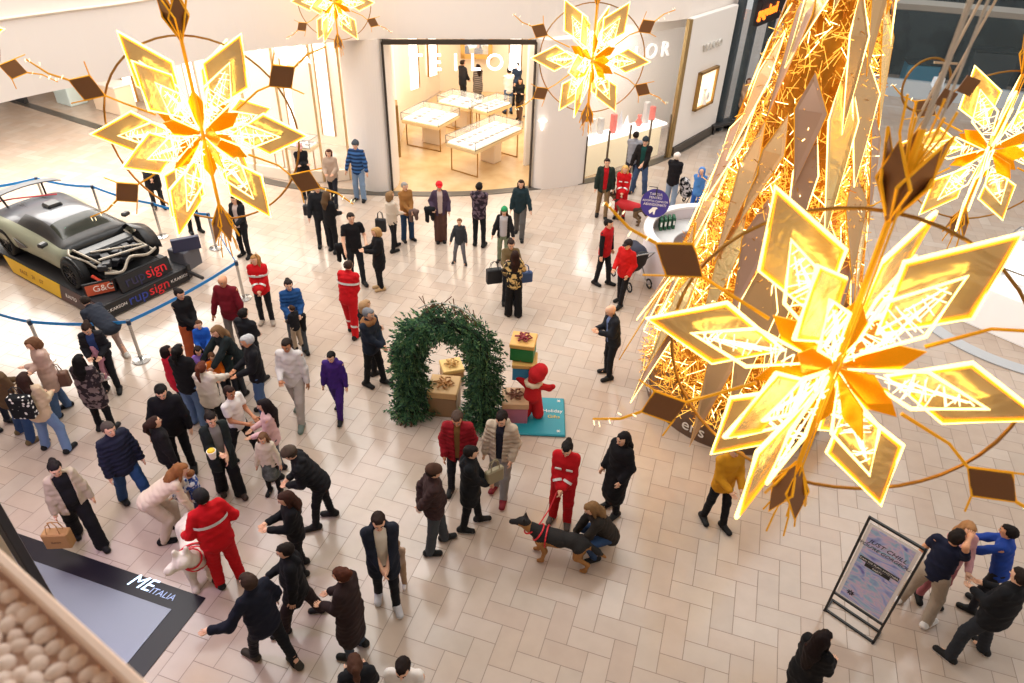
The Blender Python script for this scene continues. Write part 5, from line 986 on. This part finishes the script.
p = F(655, 203, 1.5); T = empty('round_sign', (p.x, p.y, 0), math.atan2(p.y - CW[1], p.x - CW[0]) - PI / 2, 'round purple sign with white lines of text and a dog symbol on a thin stand', 'sign')
mb = MB(); mb.tube([(0, .03, .02), (0, .03, 1.9)], .014, 8); mb.tube([(-.2, .03, 1.9), (0, .03, 1.9)], .01, 6); mb.cyl((0, .03, 0), .18, .02, 20); mb.build('stand', DARKM, T)
tilt = Matrix.Rotation(-.35, 3, 'X'); zc = Vector((0, -.02, 1.5)); dn = tilt @ Vector((0, -1, 0)); du = tilt @ Vector((0, 0, 1))
mb = MB(); mb.prism([zc + Vector((math.cos(k * PI / 20), 0, 0)) * .35 + du * math.sin(k * PI / 20) * .35 for k in range(40)], .02); mb.build('disc', M('sign_purple', '#3a2f86', .5), T)
for k, (s_, sz) in enumerate((('TARGUL', .085), ('PENTRU', .085), ('ADOPTIA CAINILOR', .068), ('ABANDONATI', .085))): text('letters', s_, sz, M('podium_white'), zc + du * (.22 - k * .085) + dn * .013, (1, 0, 0), du, T, .001)
def q2(x, y): return zc + Vector((x, 0, 0)) + du * y + dn * .014
mb = MB(); mb.prism([q2(-.13, -.20), q2(-.04, -.10), q2(.05, -.09), q2(.09, -.12), q2(.04, -.15), q2(.03, -.27), q2(-.01, -.27), q2(-.02, -.20), q2(-.09, -.27)], .004); mb.build('dog_symbol', M('podium_white'), T)
p = F(632, 283); T = empty('pushchair', (p.x - .05, p.y, 0), .7, 'black pushchair with a rounded hood standing beside the capped helper', 'pushchair'); BL = M('pram_black', '#1b1c22', .7)
netmesh('seat', [((0, -.1, .55), (0, .35, .60), .16, .16, v3(1, 0, 0), 1.3), ((0, -.2, .62), (0, -.34, .95), .10, .08, v3(1, 0, 0), 2.2)], .02, BL, T, .04)
netmesh('hood', [((0, -.12, .86), (0, .08, .90), .24, .20)], .02, M('pram_hood', '#23263a', .7), T, .03, lambda X, Y, Z, f: np.maximum(f, .82 - Z))
mb = MB()
for sx in (-1, 1): mb.tube([(sx * .24, .42, .12), (sx * .24, -.05, .55), (sx * .23, -.50, 1.05)], .014, 6); mb.tube([(sx * .24, -.38, .12), (sx * .24, .05, .55)], .014, 6)
mb.tube([(-.23, -.50, 1.05), (.23, -.50, 1.05)], .016, 6); mb.build('frame', STEEL, T)
for sx in (-1, 1):
    for y in (-.38, .42):
        mb = MB(); mb.tube([(sx * .27 + (.018), y + math.cos(k * PI / 8) * .11, .13 + math.sin(k * PI / 8) * .11) for k in range(16)], .02, 6, closed=True); w_ = mb.build('wheel', M('tyre', '#151515', .8), T); mb = MB(); [mb.tube([(sx * .27 + .018, y, .13), (sx * .27 + .018, y + math.cos(a) * .1, .13 + math.sin(a) * .1)], .006, 5) for a in np.arange(0, 6.2, 1.05)]; mb.build('spokes', STEEL, w_)
p = F(683, 207); T = empty('stroller', (p.x, p.y, 0), -.5, 'folding stroller with zebra striped black and white cover beside the hooded person', 'stroller')
netmesh('striped_seat', [((0, 0, .45), (0, -.15, .85), .14, .12, v3(1, 0, 0), 1.3), ((0, .0, .45), (0, .3, .42), .13, .10, v3(1, 0, 0), 1.3)], .025, cloth('#17171a', 'blotch', '#e8e4e4', 9), T, .04); mb = MB()
for sx in (-1, 1): mb.tube([(sx * .2, .35, .1), (sx * .2, -.35, 1.0)], .013, 6); mb.tube([(sx * .2, -.3, .1), (sx * .2, .1, .6)], .013, 6)
mb.build('frame', DARKM, T)
for sx in (-1, 1):
    for y in (-.3, .35): mb = MB(); mb.tube([(sx * .22, y + math.cos(k * PI / 8) * .08, .10 + math.sin(k * PI / 8) * .08) for k in range(16)], .02, 6, closed=True); mb.build('wheel', M('tyre'), T)
# white kiosk at the right edge
kp = F(1012, 345); T = empty('white_kiosk', (kp.x + .55, kp.y + 1.5, 0), math.radians(-32), 'bright white glass topped kiosk counter at the right edge below the gold star', 'kiosk')
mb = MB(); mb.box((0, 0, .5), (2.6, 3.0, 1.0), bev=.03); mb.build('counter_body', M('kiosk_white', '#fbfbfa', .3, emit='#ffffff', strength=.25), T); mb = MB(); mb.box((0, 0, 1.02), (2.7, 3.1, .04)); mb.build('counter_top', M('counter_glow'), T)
mb = MB(); mb.box((0, 0, 1.24), (2.2, 2.6, .40)); mb.build('glass_case', GLASS, T); mb = MB()
for sx in (-1, 1):
    for sy in (-1, 1): mb.box((sx * 1.1, sy * 1.3, 1.24), (.03, .03, .42))
    mb.box((sx * 1.1, 0, 1.45), (.03, 2.6, .03)); mb.box((0, sx * 1.3, 1.45), (2.2, .03, .03))
mb.build('case_frame', STEEL, T); rs = random.Random(9)
for k in range(14): mb = MB(); mb.box((rs.uniform(-.9, .9), -1.1 + k * .165, 1.10), (.22, .11, .12), rs.uniform(0, 1), bev=.01); mb.build('wrapped_item', M('kiosk_item%d' % (k % 3), ('#eef0ee', '#cfd6d8', '#dfe6dc')[k % 3], .4), T)
mb = MB(); mb.box((-1.325, -.6, .5), (.03, 1.7, .75), bev=.005); mb.build('front_panel', M('panel_beige', '#cdbcb0', .5), T); text('letters', 'KLEFI', .34, M('dark_letters', '#4a3f3c', .5), (-1.345, -.6, .55), (0, -1, 0), (0, 0, 1), T, .003)
mb = MB(); ring(mb, 2.35, 2.7, 0.0, .03, 150, 290); mb.build('floor_rim', M('kiosk_rim', '#b8bcc0', .3), T)
# poster stand
A = F(825, 610); B = F(873, 643); d = (B - A); W_ = d.length; rz = math.atan2(d.y, d.x); PH = Hat(825, 610, 873, 518)
T = empty('poster_stand', (A + B) / 2, rz, 'black framed poster stand with a violet and blue marbled poster, lower right', 'poster stand'); FR = M('frame_black', '#17181a', .4)
mb = MB(); mb.box((-W_ / 2, 0, PH / 2), (.03, .03, PH)); mb.box((W_ / 2, 0, PH / 2), (.03, .03, PH))
for z in (.015, .42, PH - .015): mb.box((0, 0, z), (W_, .03, .03))
mb.box((0, .22, .015), (W_, .03, .03)); 
for sx in (-1, 1): mb.box((sx * W_ / 2, .10, .015), (.03, .26, .03))
mb.build('frame', FR, T)
pm = bpy.data.materials.new('poster_marble'); pm.use_nodes = True; n_ = pm.node_tree; wv = n_.nodes.new('ShaderNodeTexNoise'); wv.inputs['Scale'].default_value = 1.8; wv.inputs['Distortion'].default_value = 2.6; tc = n_.nodes.new('ShaderNodeTexCoord'); mp = n_.nodes.new('ShaderNodeMapping'); mp.inputs['Scale'].default_value = (1, 1, 2.2); rp = n_.nodes.new('ShaderNodeValToRGB')
for i, (p_, c_) in enumerate(((.25, '#6a5fb5'), (.42, '#a9b8e6'), (.5, '#d9c2dc'), (.58, '#9fc4e0'), (.75, '#8a86d0'))):
    e = rp.color_ramp.elements[0] if i == 0 else rp.color_ramp.elements[-1] if i == 4 else rp.color_ramp.elements.new(p_); e.position = p_; e.color = (*hexc(c_), 1)
n_.links.new(tc.outputs['Object'], mp.inputs[0]); n_.links.new(mp.outputs[0], wv.inputs['Vector']); n_.links.new(wv.outputs['Fac'], rp.inputs['Fac']); n_.links.new(rp.outputs['Color'], n_.nodes['Principled BSDF'].inputs['Base Color'])
z0, z1 = .45, PH - .08; mb = MB(); mb.box((0, 0, (z0 + z1) / 2), (W_ - .06, .008, z1 - z0)); mb.build('poster_backing', M('poster_white', '#efe9e6', .4), T)
mb = MB(); mb.box((0, -.006, (z0 + z1) / 2 - .01), (W_ - .15, .006, z1 - z0 - .07)); mb.build('poster_print', pm, T)
TXT = M('poster_text', '#141430', .5); zz = z1 - .27
text('poster_text', 'JUST CHILL', .095, TXT, (0, -.011, zz), (1, 0, 0), (0, 0, 1), T, .001, shear=.3); text('poster_text', "YOU'RE GORGEOUS", .075, TXT, (0, -.011, zz - .09), (1, 0, 0), (0, 0, 1), T, .001, shear=.3)
mb = MB(); mb.box((0, -.012, zz - .33), (.50, .004, .065)); mb.box((0, -.012, zz - .40), (.32, .004, .06)); mb.build('text_bar', FR, T)
text('poster_text', 'CAN WE PLAN ANOTHER', .042, M('podium_white'), (0, -.016, zz - .33), (1, 0, 0), (0, 0, 1), T, .001); text('poster_text', 'PARTY', .042, M('podium_white'), (0, -.016, zz - .40), (1, 0, 0), (0, 0, 1), T, .001)
mb = MB()
for q in range(8):
    b_ = PI * q / 4; mb.prism([Vector((-.16 + math.cos(b_) * r_ - math.sin(b_) * s_, -.013, z0 + .16 + math.sin(b_) * r_ + math.cos(b_) * s_)) for r_, s_ in ((.008, 0), (.03, .01), (.055, 0), (.03, -.01))], .003)
mb.build('poster_star', TXT, T)
# ------------------------------------------------------------------ belt posts
tops = [(36, 178), (92, 186), (152, 203), (208, 214), (236, 262), (128, 321), (29, 321)]; PT = [F(x, y, .95) for x, y in tops]
names = ['behind the rear wing of the car', 'behind the car roof', 'right of the car windscreen', 'left of the woman in black with the tied sweater', 'behind the bald man in maroon', 'hidden by the person bending at the trailer', 'in front of the trailer at the left edge']
for p, nm in zip(PT, names):
    T = empty('belt_post', (p.x, p.y, 0), 0, 'steel belt barrier post ' + nm, 'barrier post', 'belt posts around the wrecked car'); mb = MB(); mb.tube([(0, 0, 0), (0, 0, .02), (0, 0, .04)], [.17, .17, .06], 24); mb.build('foot', STEEL, T); mb = MB(); mb.cyl((0, 0, .03), .032, .84, 16); mb.build('tube', STEEL, T); mb = MB(); mb.cyl((0, 0, .87), .042, .1, 16); mb.build('belt_head', M('belt_head', '#26364a', .5), T)
BB = M('belt_blue', '#1f86d0', .6); L_in = [F(-40, 190, .93)] + PT + [F(-30, 303, .93)]
for i in range(len(L_in) - 1):
    a, b = L_in[i], L_in[i + 1]; mb = MB(); N_ = 8; V = []
    for k in range(N_ + 1):
        t = k / N_; p = a + (b - a) * t; z = .935 - .06 * 4 * t * (1 - t); V += [(p.x, p.y, z - .035), (p.x, p.y, z + .035)]
    mb.add(V, [(2 * k, 2 * k + 2, 2 * k + 3, 2 * k + 1) for k in range(N_)]); o = mb.build('barrier_belt', BB); md = o.modifiers.new('thick', 'SOLIDIFY'); md.thickness = .006
    tag(o, 'blue barrier belt ' + ['entering at the left edge behind the rear wing', 'between the posts behind the wing and the roof', 'between the posts behind the roof and windscreen', 'between the windscreen post and the next post', 'behind the left star stem', 'in front of the trailer nose', 'in front of the yellow trailer panel', 'leaving at the left edge in front of the trailer'][i], 'barrier belt', 'blue belts around the wrecked car')
# ------------------------------------------------------------------ trailer and wrecked sports car
fx, fy = .967, -.253; ca = math.atan2(fy, fx); O = Vector((-9.85, 4.05, 0)) + Vector((.253, .967, 0)) * 1.05
T = empty('car_trailer', O, ca, 'low dark trailer with a yellow side panel carrying the wrecked sports car', 'trailer'); TR = M('trailer_dark', '#232327', .5); DK = .36
mb = MB(); mb.box((-2.9, 0, .20), (5.5, 1.8, .30), bev=.02); mb.build('deck_frame', TR, T); mb = MB(); mb.box((-2.9, 0, DK - .01), (5.75, 2.1, .03)); mb.build('deck', M('deck_plate', '#2b2b2f', .6), T)
def sidepanel(y, x0, x1, m, name): 
    mb = MB(); s = -1 if y < 0 else 1; mb.prism([(x0, y, DK), (x1, y, DK), (x1 - (.0), y + s * .06, .04), (x0 + .30, y + s * .06, .04)] if x0 < -4 else [(x0, y, DK), (x1, y, DK), (x1, y + s * .06, .04), (x0 + (.35 if 'yellow' in name else 0), y + s * .06, .04)], .02); return mb.build(name, m, T)
sidepanel(-1.07, -3.9, -1.55, M('trailer_yellow', '#f2c21c', .45), 'yellow_panel'); sidepanel(-1.07, -1.53, 0, M('trailer_grey', '#4a4243', .5, pattern='noise', col2='#6a4238', scale=2), 'grey_panel'); sidepanel(-1.07, -5.7, -4.2, M('trailer_grey2', '#3a3638', .5), 'rear_panel'); sidepanel(1.07, -5.7, 0, TR, 'far_panel')
o = text('panel_print', 'RACE     24     GT', .13, M('panel_print', '#a8742a', .5), (-2.7, -1.12, .20), (1, 0, 0), (0, .17, 1), T, .002); text('panel_print', 'B.AUTO', .12, M('podium_white'), (-1.1, -1.12, .20), (1, 0, 0), (0, .17, 1), T, .002)
mb = MB(); mb.box((.03, 0, .21), (.06, 2.1, .34), bev=.01); mb.build('front_face', M('trailer_black', '#1a1a1c', .5), T)
RED = M('print_red', '#e0242c', .5); BLU = M('print_blue', '#2a3f9a', .5)
def rup(x, z, sz, upv, par): text('board_text', 'rup', sz, BLU, (x, -.26, z), (0, 1, 0), upv, par, .003); text('board_text', 'sign', sz, RED, (x, .26, z), (0, 1, 0), upv, par, .003)
rup(.066, .22, .34, (0, 0, 1), T)
for y in (-.78, .80): text('board_text', 'K.KARSON', .10, M('podium_white'), (.066, y, .21), (0, 1, 0), (0, 0, 1), T, .002)
mb = MB(); mb.box((.35, 1.0, .30), (.6, .06, .06)); mb.box((.12, 1.02, .30), (.06, .08, .34)); mb.build('tow_bar', DARKM, T)
mb = MB(); mb.box((-.35, 1.30, .42), (.5, .5, .5), .2, bev=.02); mb.build('winch_box', M('winch_grey', '#5a5a60', .5), T)
def Tloc(x, y, z=0): return O + Vector((fx * x - fy * y, fy * x + fx * y, z))  # local x forward, y left
b_ = Tloc(-.12, .12, .37); B2 = empty('sponsor_board', b_, ca, 'long black board reading rupsign leaning on the trailer front', 'board'); mb = MB(); mb.box((0, 0, .19), (.05, 1.25, .36), M3=Matrix.Rotation(-.25, 3, 'Y')); mb.build('board_panel', M('trailer_black'), B2); text('board_text', 'rup', .34, M('print_blue_dim', '#2b2a4a', .5), (.035, -.26, .20), (0, 1, 0), (-.25, 0, 1), B2, .003); text('board_text', 'sign', .34, RED, (.035, .26, .20), (0, 1, 0), (-.25, 0, 1), B2, .003)
b_ = Tloc(-.40, -.78, .37); B3 = empty('sponsor_board', b_, ca - .45, 'orange and white board reading G&C at the near trailer corner', 'board'); mb = MB(); mb.box((0, 0, .17), (.05, .62, .32)); mb.build('board_panel', M('trailer_black'), B3); mb = MB(); mb.box((.03, 0, .17), (.01, .54, .24)); mb.build('orange_panel', M('gc_orange', '#c85a3a', .5), B3); text('board_text', 'G&C', .20, M('gc_white', '#f4e8dc', .5), (.04, .07, .18), (0, 1, 0), (0, 0, 1), B3, .004)
b_ = Tloc(-.15, 1.28, .66); mb = MB(); mb.box((0, 0, .16), (.12, .62, .32), bev=.01); o = mb.build('blue_box', M('dark_blue_box', '#2c2f4a', .5)); o.location = b_; o.rotation_euler = (0, 0, ca - .5); tag(o, 'dark blue rectangular box standing on the far front corner of the trailer', 'box')
CARX = .12; KG = M('car_grey', '#9a9e88', .45, .1, coat=.1); KD = M('car_roof', '#54575e', .35, .2, coat=.4); KB = M('car_black', '#17181a', .35); KGL = M('car_glass', '#2a2e28', .12, spec=.3); KW = M('pale_metal', '#a39a8b', .45, .4)
T = empty('sports_car', Tloc(CARX, 0, DK + .006), ca, 'wrecked grey green sports car with its front end torn open, on the trailer', 'car')
st = [(-4.72, .78, .86, .66, .74, .76, .5, .78), (-4.5, .88, .95, .76, .80, .86, .5, .87), (-4.0, .92, .99, .80, .80, .90, .5, .95), (-3.4, .86, .96, .74, .76, .85, .5, 1.05), (-2.9, .85, .94, .70, .76, .82, .54, 1.11), (-2.35, .85, .93, .69, .76, .80, .54, 1.12), (-1.75, .87, .94, .70, .78, .80, .68, .83), (-1.45, .88, .94, .70, .80, .77, .64, .80)]
V = []; 
for (x, ysl, ysh, zsh, yb, zb, yr, zr) in st:
    half = [(ysl, .14), (ysh, .38), (ysh, zsh), (yb, zb), (yr, zr), (yr * .5, zr + .025)]
    V += [(x, y, z) for y, z in half] + [(x, 0, zr + .03)] + [(x, -y, z) for y, z in half[::-1]]
NR = 13; Fs = []; I = []
for i in range(len(st) - 1):
    for j in range(NR - 1):
        Fs.append((i * NR + j, (i + 1) * NR + j, (i + 1) * NR + j + 1, i * NR + j + 1)); jj = min(j, NR - 2 - j)
        if jj == 3: m_ = 2 if 3 <= i <= 5 else 1
        elif jj >= 4: m_ = 3 if i == 5 else 1
        else: m_ = 0
        if i == 6 and jj >= 3: m_ = 4
        I.append(m_)
    Fs.append((i * NR, i * NR + NR - 1, (i + 1) * NR + NR - 1, (i + 1) * NR)); I.append(4)
Fs.append(tuple(range(NR))); I.append(4); Fs.append(tuple(range((len(st) - 1) * NR, len(st) * NR))[::-1]); I.append(4)
o = mesh('body_shell', V, Fs, [KG, KD, KB, KGL, KB], T, I, True); md = o.modifiers.new('sub', 'SUBSURF'); md.levels = 2; md.render_levels = 2
for i, x in ((1, -3.86), (0, -1.22)):
    for sy in (-1, 1):
        c = Vector((x, sy * .84, .345)); mb = MB(); rr = .345; n_ = 28; V = []
        prof = [(-.14, .24), (-.14, .32), (-.10, .345), (.10, .345), (.14, .32), (.14, .24)]
        for k in range(n_):
            a = 2 * PI * k / n_; V += [c + Vector((math.cos(a) * r_, y_, math.sin(a) * r_)) for y_, r_ in prof]
        mb.add(V, [(k * 6 + j, ((k + 1) % n_) * 6 + j, ((k + 1) % n_) * 6 + j + 1, k * 6 + j + 1) for k in range(n_) for j in range(5)]); w_ = mb.build('wheel', M('tyre'), T, True)
        mb = MB(); mb.tube([c + Vector((math.cos(2 * PI * k / 24) * .235, sy * .10, math.sin(2 * PI * k / 24) * .235)) for k in range(24)], .018, 6, closed=True)
        for k in range(10): a = 2 * PI * k / 10; mb.tube([c + Vector((0, sy * .11, 0)), c + Vector((math.cos(a) * .225, sy * .12, math.sin(a) * .225))], .014, 5)
        mb.tube([c + Vector((0, sy * .06, 0)), c + Vector((0, sy * .13, 0))], .045, 12); mb.build('rim', M('rim_dark', '#3a3b3e', .3, .7), w_)
        mb = MB(); mb.tube([c + Vector((math.cos(a) * .385, sy * .06, math.sin(a) * .385)) for a in np.linspace(.1, PI - .1, 14)], [.03] * 14, 6); mb.build('wheel_arch', KB, T)
for sy in (-1, 1):
    mb = MB(); mb.prism([(-3.3, sy * .975, .62), (-2.85, sy * .955, .50), (-3.2, sy * .975, .40)], .02); mb.build('side_intake', KB, T)
    mb = MB(); mb.box((-1.95, sy * .98, .86), (.14, .20, .10), .3, bev=.03); mb.build('door_mirror', KB, T)
mb = MB(); mb.box((-3.15, 0, 1.13), (.34, .34, .12), bev=.04); mb.build('roof_scoop', KB, T)
mb = MB(); [mb.box((-3.6 - k * .12, 0, 1.02 - k * .017), (.05, .62, .02)) for k in range(6)]; mb.build('engine_louvres', KB, T)
mb = MB(); pts = [Vector((-4.50, math.sin(a) * .98, 1.14 + .10 * math.cos(a * 1.6))) for a in np.linspace(-1.15, 1.15, 13)]; V = []
for p_ in pts: V += [p_ + Vector((.16, 0, .03)), p_ + Vector((-.16, 0, .0)), p_ + Vector((-.16, 0, -.025)), p_ + Vector((.16, 0, .005))]
mb.add(V, [(4 * k + j, 4 * k + 4 + j, 4 * k + 4 + (j + 1) % 4, 4 * k + (j + 1) % 4) for k in range(12) for j in range(4)] + [(0, 1, 2, 3), (48, 51, 50, 49)]); mb.build('rear_wing', M('wing_grey', '#6b6d70', .4, .2), T)
for sy in (-1, 1): mb = MB(); mb.tube([(-4.35, sy * .45, .86), (-4.50, sy * .5, 1.20)], .025, 6); mb.build('wing_strut', KB, T)
mb = MB(); mb.tube([(-4.9, -.9, .95), (-4.3, -.3, 1.08), (-3.9, .5, 1.02)], .018, 5); mb.build('red_strap', M('red_strap', '#c8404a', .7), T)
# torn open front
mb = MB(); mb.box((-.95, 0, .26), (1.15, 1.2, .16), bev=.02); mb.box((-1.25, 0, .55), (.35, 1.25, .34), bev=.05); mb.box((-.9, .35, .42), (.35, .3, .2), bev=.03); mb.build('front_tub', KB, T); rs = random.Random(21)
mb = MB(); [mb.box((rs.uniform(-1.4, -.55), rs.uniform(-.55, .55), rs.uniform(.42, .66)), (rs.uniform(.08, .26), rs.uniform(.08, .26), rs.uniform(.06, .16)), rs.uniform(0, 3), bev=.012) for k in range(60)]; mb.build('engine_bay_parts', M('bay_dark', '#26262a', .5, .3), T, kind='stuff')
for nm, pts, r in (('cross_beam', [(-.42, -.62, .50), (-.30, -.3, .44), (-.42, 0, .62), (-.34, .35, .56), (-.40, .62, .60)], .032), ('frame_rail', [(-1.5, -.62, .72), (-1.0, -.60, .70), (-.45, -.45, .52)], .026), ('frame_rail', [(-1.5, .62, .72), (-1.0, .55, .66), (-.42, .55, .58)], .03),
                   ('strut_bar', [(-1.1, -.45, .72), (-.6, .45, .70)], .022), ('strut_bar', [(-.75, -.5, .66), (-.5, .5, .68)], .028), ('bent_bracket', [(-1.45, -.72, .78), (-1.25, -.82, .74), (-1.0, -.66, .62), (-.7, -.58, .50), (-.4, -.35, .42)], .026)):
    mb = MB(); mb.tube(smoothpath(pts, 4), r, 6); mb.build(nm, KW, T)
mb = MB(); mb.tube([(-.75, -.75, .38), (-.45, -.62, .18)], .035, 6); mb.build('red_jack', M('red_jack', '#d0452c', .5), T)
for sy in (1, -1):
    V = []; n_ = 10
    for k in range(n_ + 1):
        a = PI * k / n_; x = -1.22 - math.cos(a) * .5; z = .40 + math.sin(a) * .42; V += [(x, sy * .95, z - .02), (x, sy * .62, z + .08 + .03 * math.sin(k * 2.1))]
    if sy > 0: mb = MB(); mb.add(V, [(2 * k, 2 * k + 2, 2 * k + 3, 2 * k + 1) for k in range(n_)]); o = mb.build('front_fender', KB, T, True); md = o.modifiers.new('t', 'SOLIDIFY'); md.thickness = .02
# windscreen scratches / green sticker
mb = MB(); mb.box((-2.0, -.35, .965), (.16, .05, .004), M3=Matrix.Rotation(.42, 3, 'Y')); mb.build('windscreen_sticker', M('green_sticker', '#1f8f6a', .5), T)
# ------------------------------------------------------------------ bags
def bag(loc, rz, w, h, d, col, label, name='handbag', mat=None, txt=None):
    T = empty(name, loc, rz, label, 'bag'); mb = MB(); mb.box((0, 0, h / 2), (w, d, h), bev=min(.02, d * .2)); mb.build('bag_body', mat or M('bag' + col, col, .6), T)
    mb = MB(); [mb.tube([(-w * .25, s * d * .35, h), (-w * .2, s * d * .2, h + .14), (0, 0, h + .19), (w * .2, s * d * .2, h + .14), (w * .25, s * d * .35, h)], .008, 5) for s in (-1, 1)]; mb.build('handles', M('bag' + col, col, .6), T)
    if txt: text('print', txt, .05, M('print_brown', '#5a4030', .6), (0, -d / 2 - .002, h * .5), (1, 0, 0), (0, 0, 1), T, .001)
bag(F(62, 545, .30), .4, .36, .30, .16, '#b08450', 'brown paper bag with small print held by the woman in the trench coat', 'paper_bag', txt='Zenon')
dq = (F(67, 436) - F(57, 450)).normalized(); bag(F(57, 450) - dq * .27 + Vector((0, 0, 1.0)), math.atan2(dq.y, dq.x) - PI / 2, .34, .42, .16, '#18191c', 'black rucksack with white spots on the back of the woman in cream fleece', 'rucksack', cloth('#18191c', 'spots', '#e8e4dc', 14))
p_ = F(520, 302); bag(p_ + Vector((.12, -.1, .62)), .6, .34, .26, .12, '#2c4a7c', 'blue handbag hanging beside the hugging women')
p_ = F(500, 300); bag(p_ + Vector((-.12, -.1, .5)), .6, .36, .36, .16, '#191a20', 'black bag hanging on the left of the hugging women')
p_ = F(384, 262); bag(p_ + Vector((0, .0, .85)), .2, .26, .34, .10, '#17171b', 'black shoulder bag behind the woman in cream sweater')
p_ = F(324, 240); bag(p_ + Vector((-.22, -.15, .75)), .5, .28, .28, .12, '#1c1c22', 'black shoulder bag of the long haired woman in black')
p_ = F(480, 520); bag(p_ + Vector((.22, .0, .95)), .9, .30, .26, .10, '#8f8468', 'olive beige tote bag at the elbow of the man in the black padded coat')
p_ = F(76, 404); bag(p_ + Vector((.1, -.2, .62)), .5, .40, .30, .14, '#6a4a38', 'brown coat folded like a bag at the hip of the woman in cream fleece', 'folded_coat')
p_ = F(243, 462) ; T = empty('yellow_cup', F(232, 494) + Vector((.16, -.30, 1.15)), 0, 'yellow and white cup held by the woman in the dark green coat', 'cup'); mb = MB(); mb.tube([(0, 0, 0), (0, 0, .14)], [.045, .07], 14); mb.build('cup_wall', M('cup_white', '#f2ece0', .5), T); mb = MB(); mb.sphere((0, 0, .14), (.06, .06, .035)); mb.build('snack', M('snack_yellow', '#e8c22c', .6), T)
p_ = F(396, 392); T = empty('pink_scarf', p_ + Vector((-.05, .1, .55)), .3, 'pink jacket hanging from the hand beside the man with the tan collar', 'jacket'); netmesh('fabric', [(v3(0, 0, .38), v3(.05, 0, 0), .07, .11)], .015, cloth('#c8687c'), T, .02, lambda X, Y, Z, f: f + .012 * np.sin(60 * X))
mb = MB(); T = empty('floor_planter', F(719, 131), .9, 'dark low bench against the white panel wall beneath the showcase', 'bench'); mb.box((0, 0, .3), (1.2, .45, .12), bev=.02); mb.build('bench_seat', DARKM, T); mb = MB(); [mb.box((s * .5, 0, .12), (.08, .4, .24)) for s in (-1, 1)]; mb.build('bench_legs', DARKM, T)

def drape(px, py, off, h, col, label):
    T = empty('draped_jacket', F(px, py) + Vector(off), .3, label, 'jacket'); netmesh('fabric', [(v3(-.08, 0, h), v3(.08, 0, h), .06, .06), (v3(-.05, 0, h), v3(-.07, 0, .06), .07, .06), (v3(.06, 0, h), v3(.08, 0, .12), .07, .055)], .015, cloth(col), T, .04, lambda X, Y, Z, f: f + .010 * np.sin(50 * X + 10 * Z))
drape(358, 282, (-.28, -.12, .55), .42, '#141417', 'black jacket hanging over the arm of the man in the black T-shirt')
drape(441, 241, (-.18, -.26, .62), .38, '#18181c', 'black jacket held in front of the person in the red cap')
drape(408, 240, (.26, -.12, .62), .30, '#6b5650', 'mauve brown jacket held by the woman in the mustard sweater')
drape(300, 349, (.22, -.16, .55), .42, '#17181c', 'black coat hanging from the arm of the woman in blue puffer')
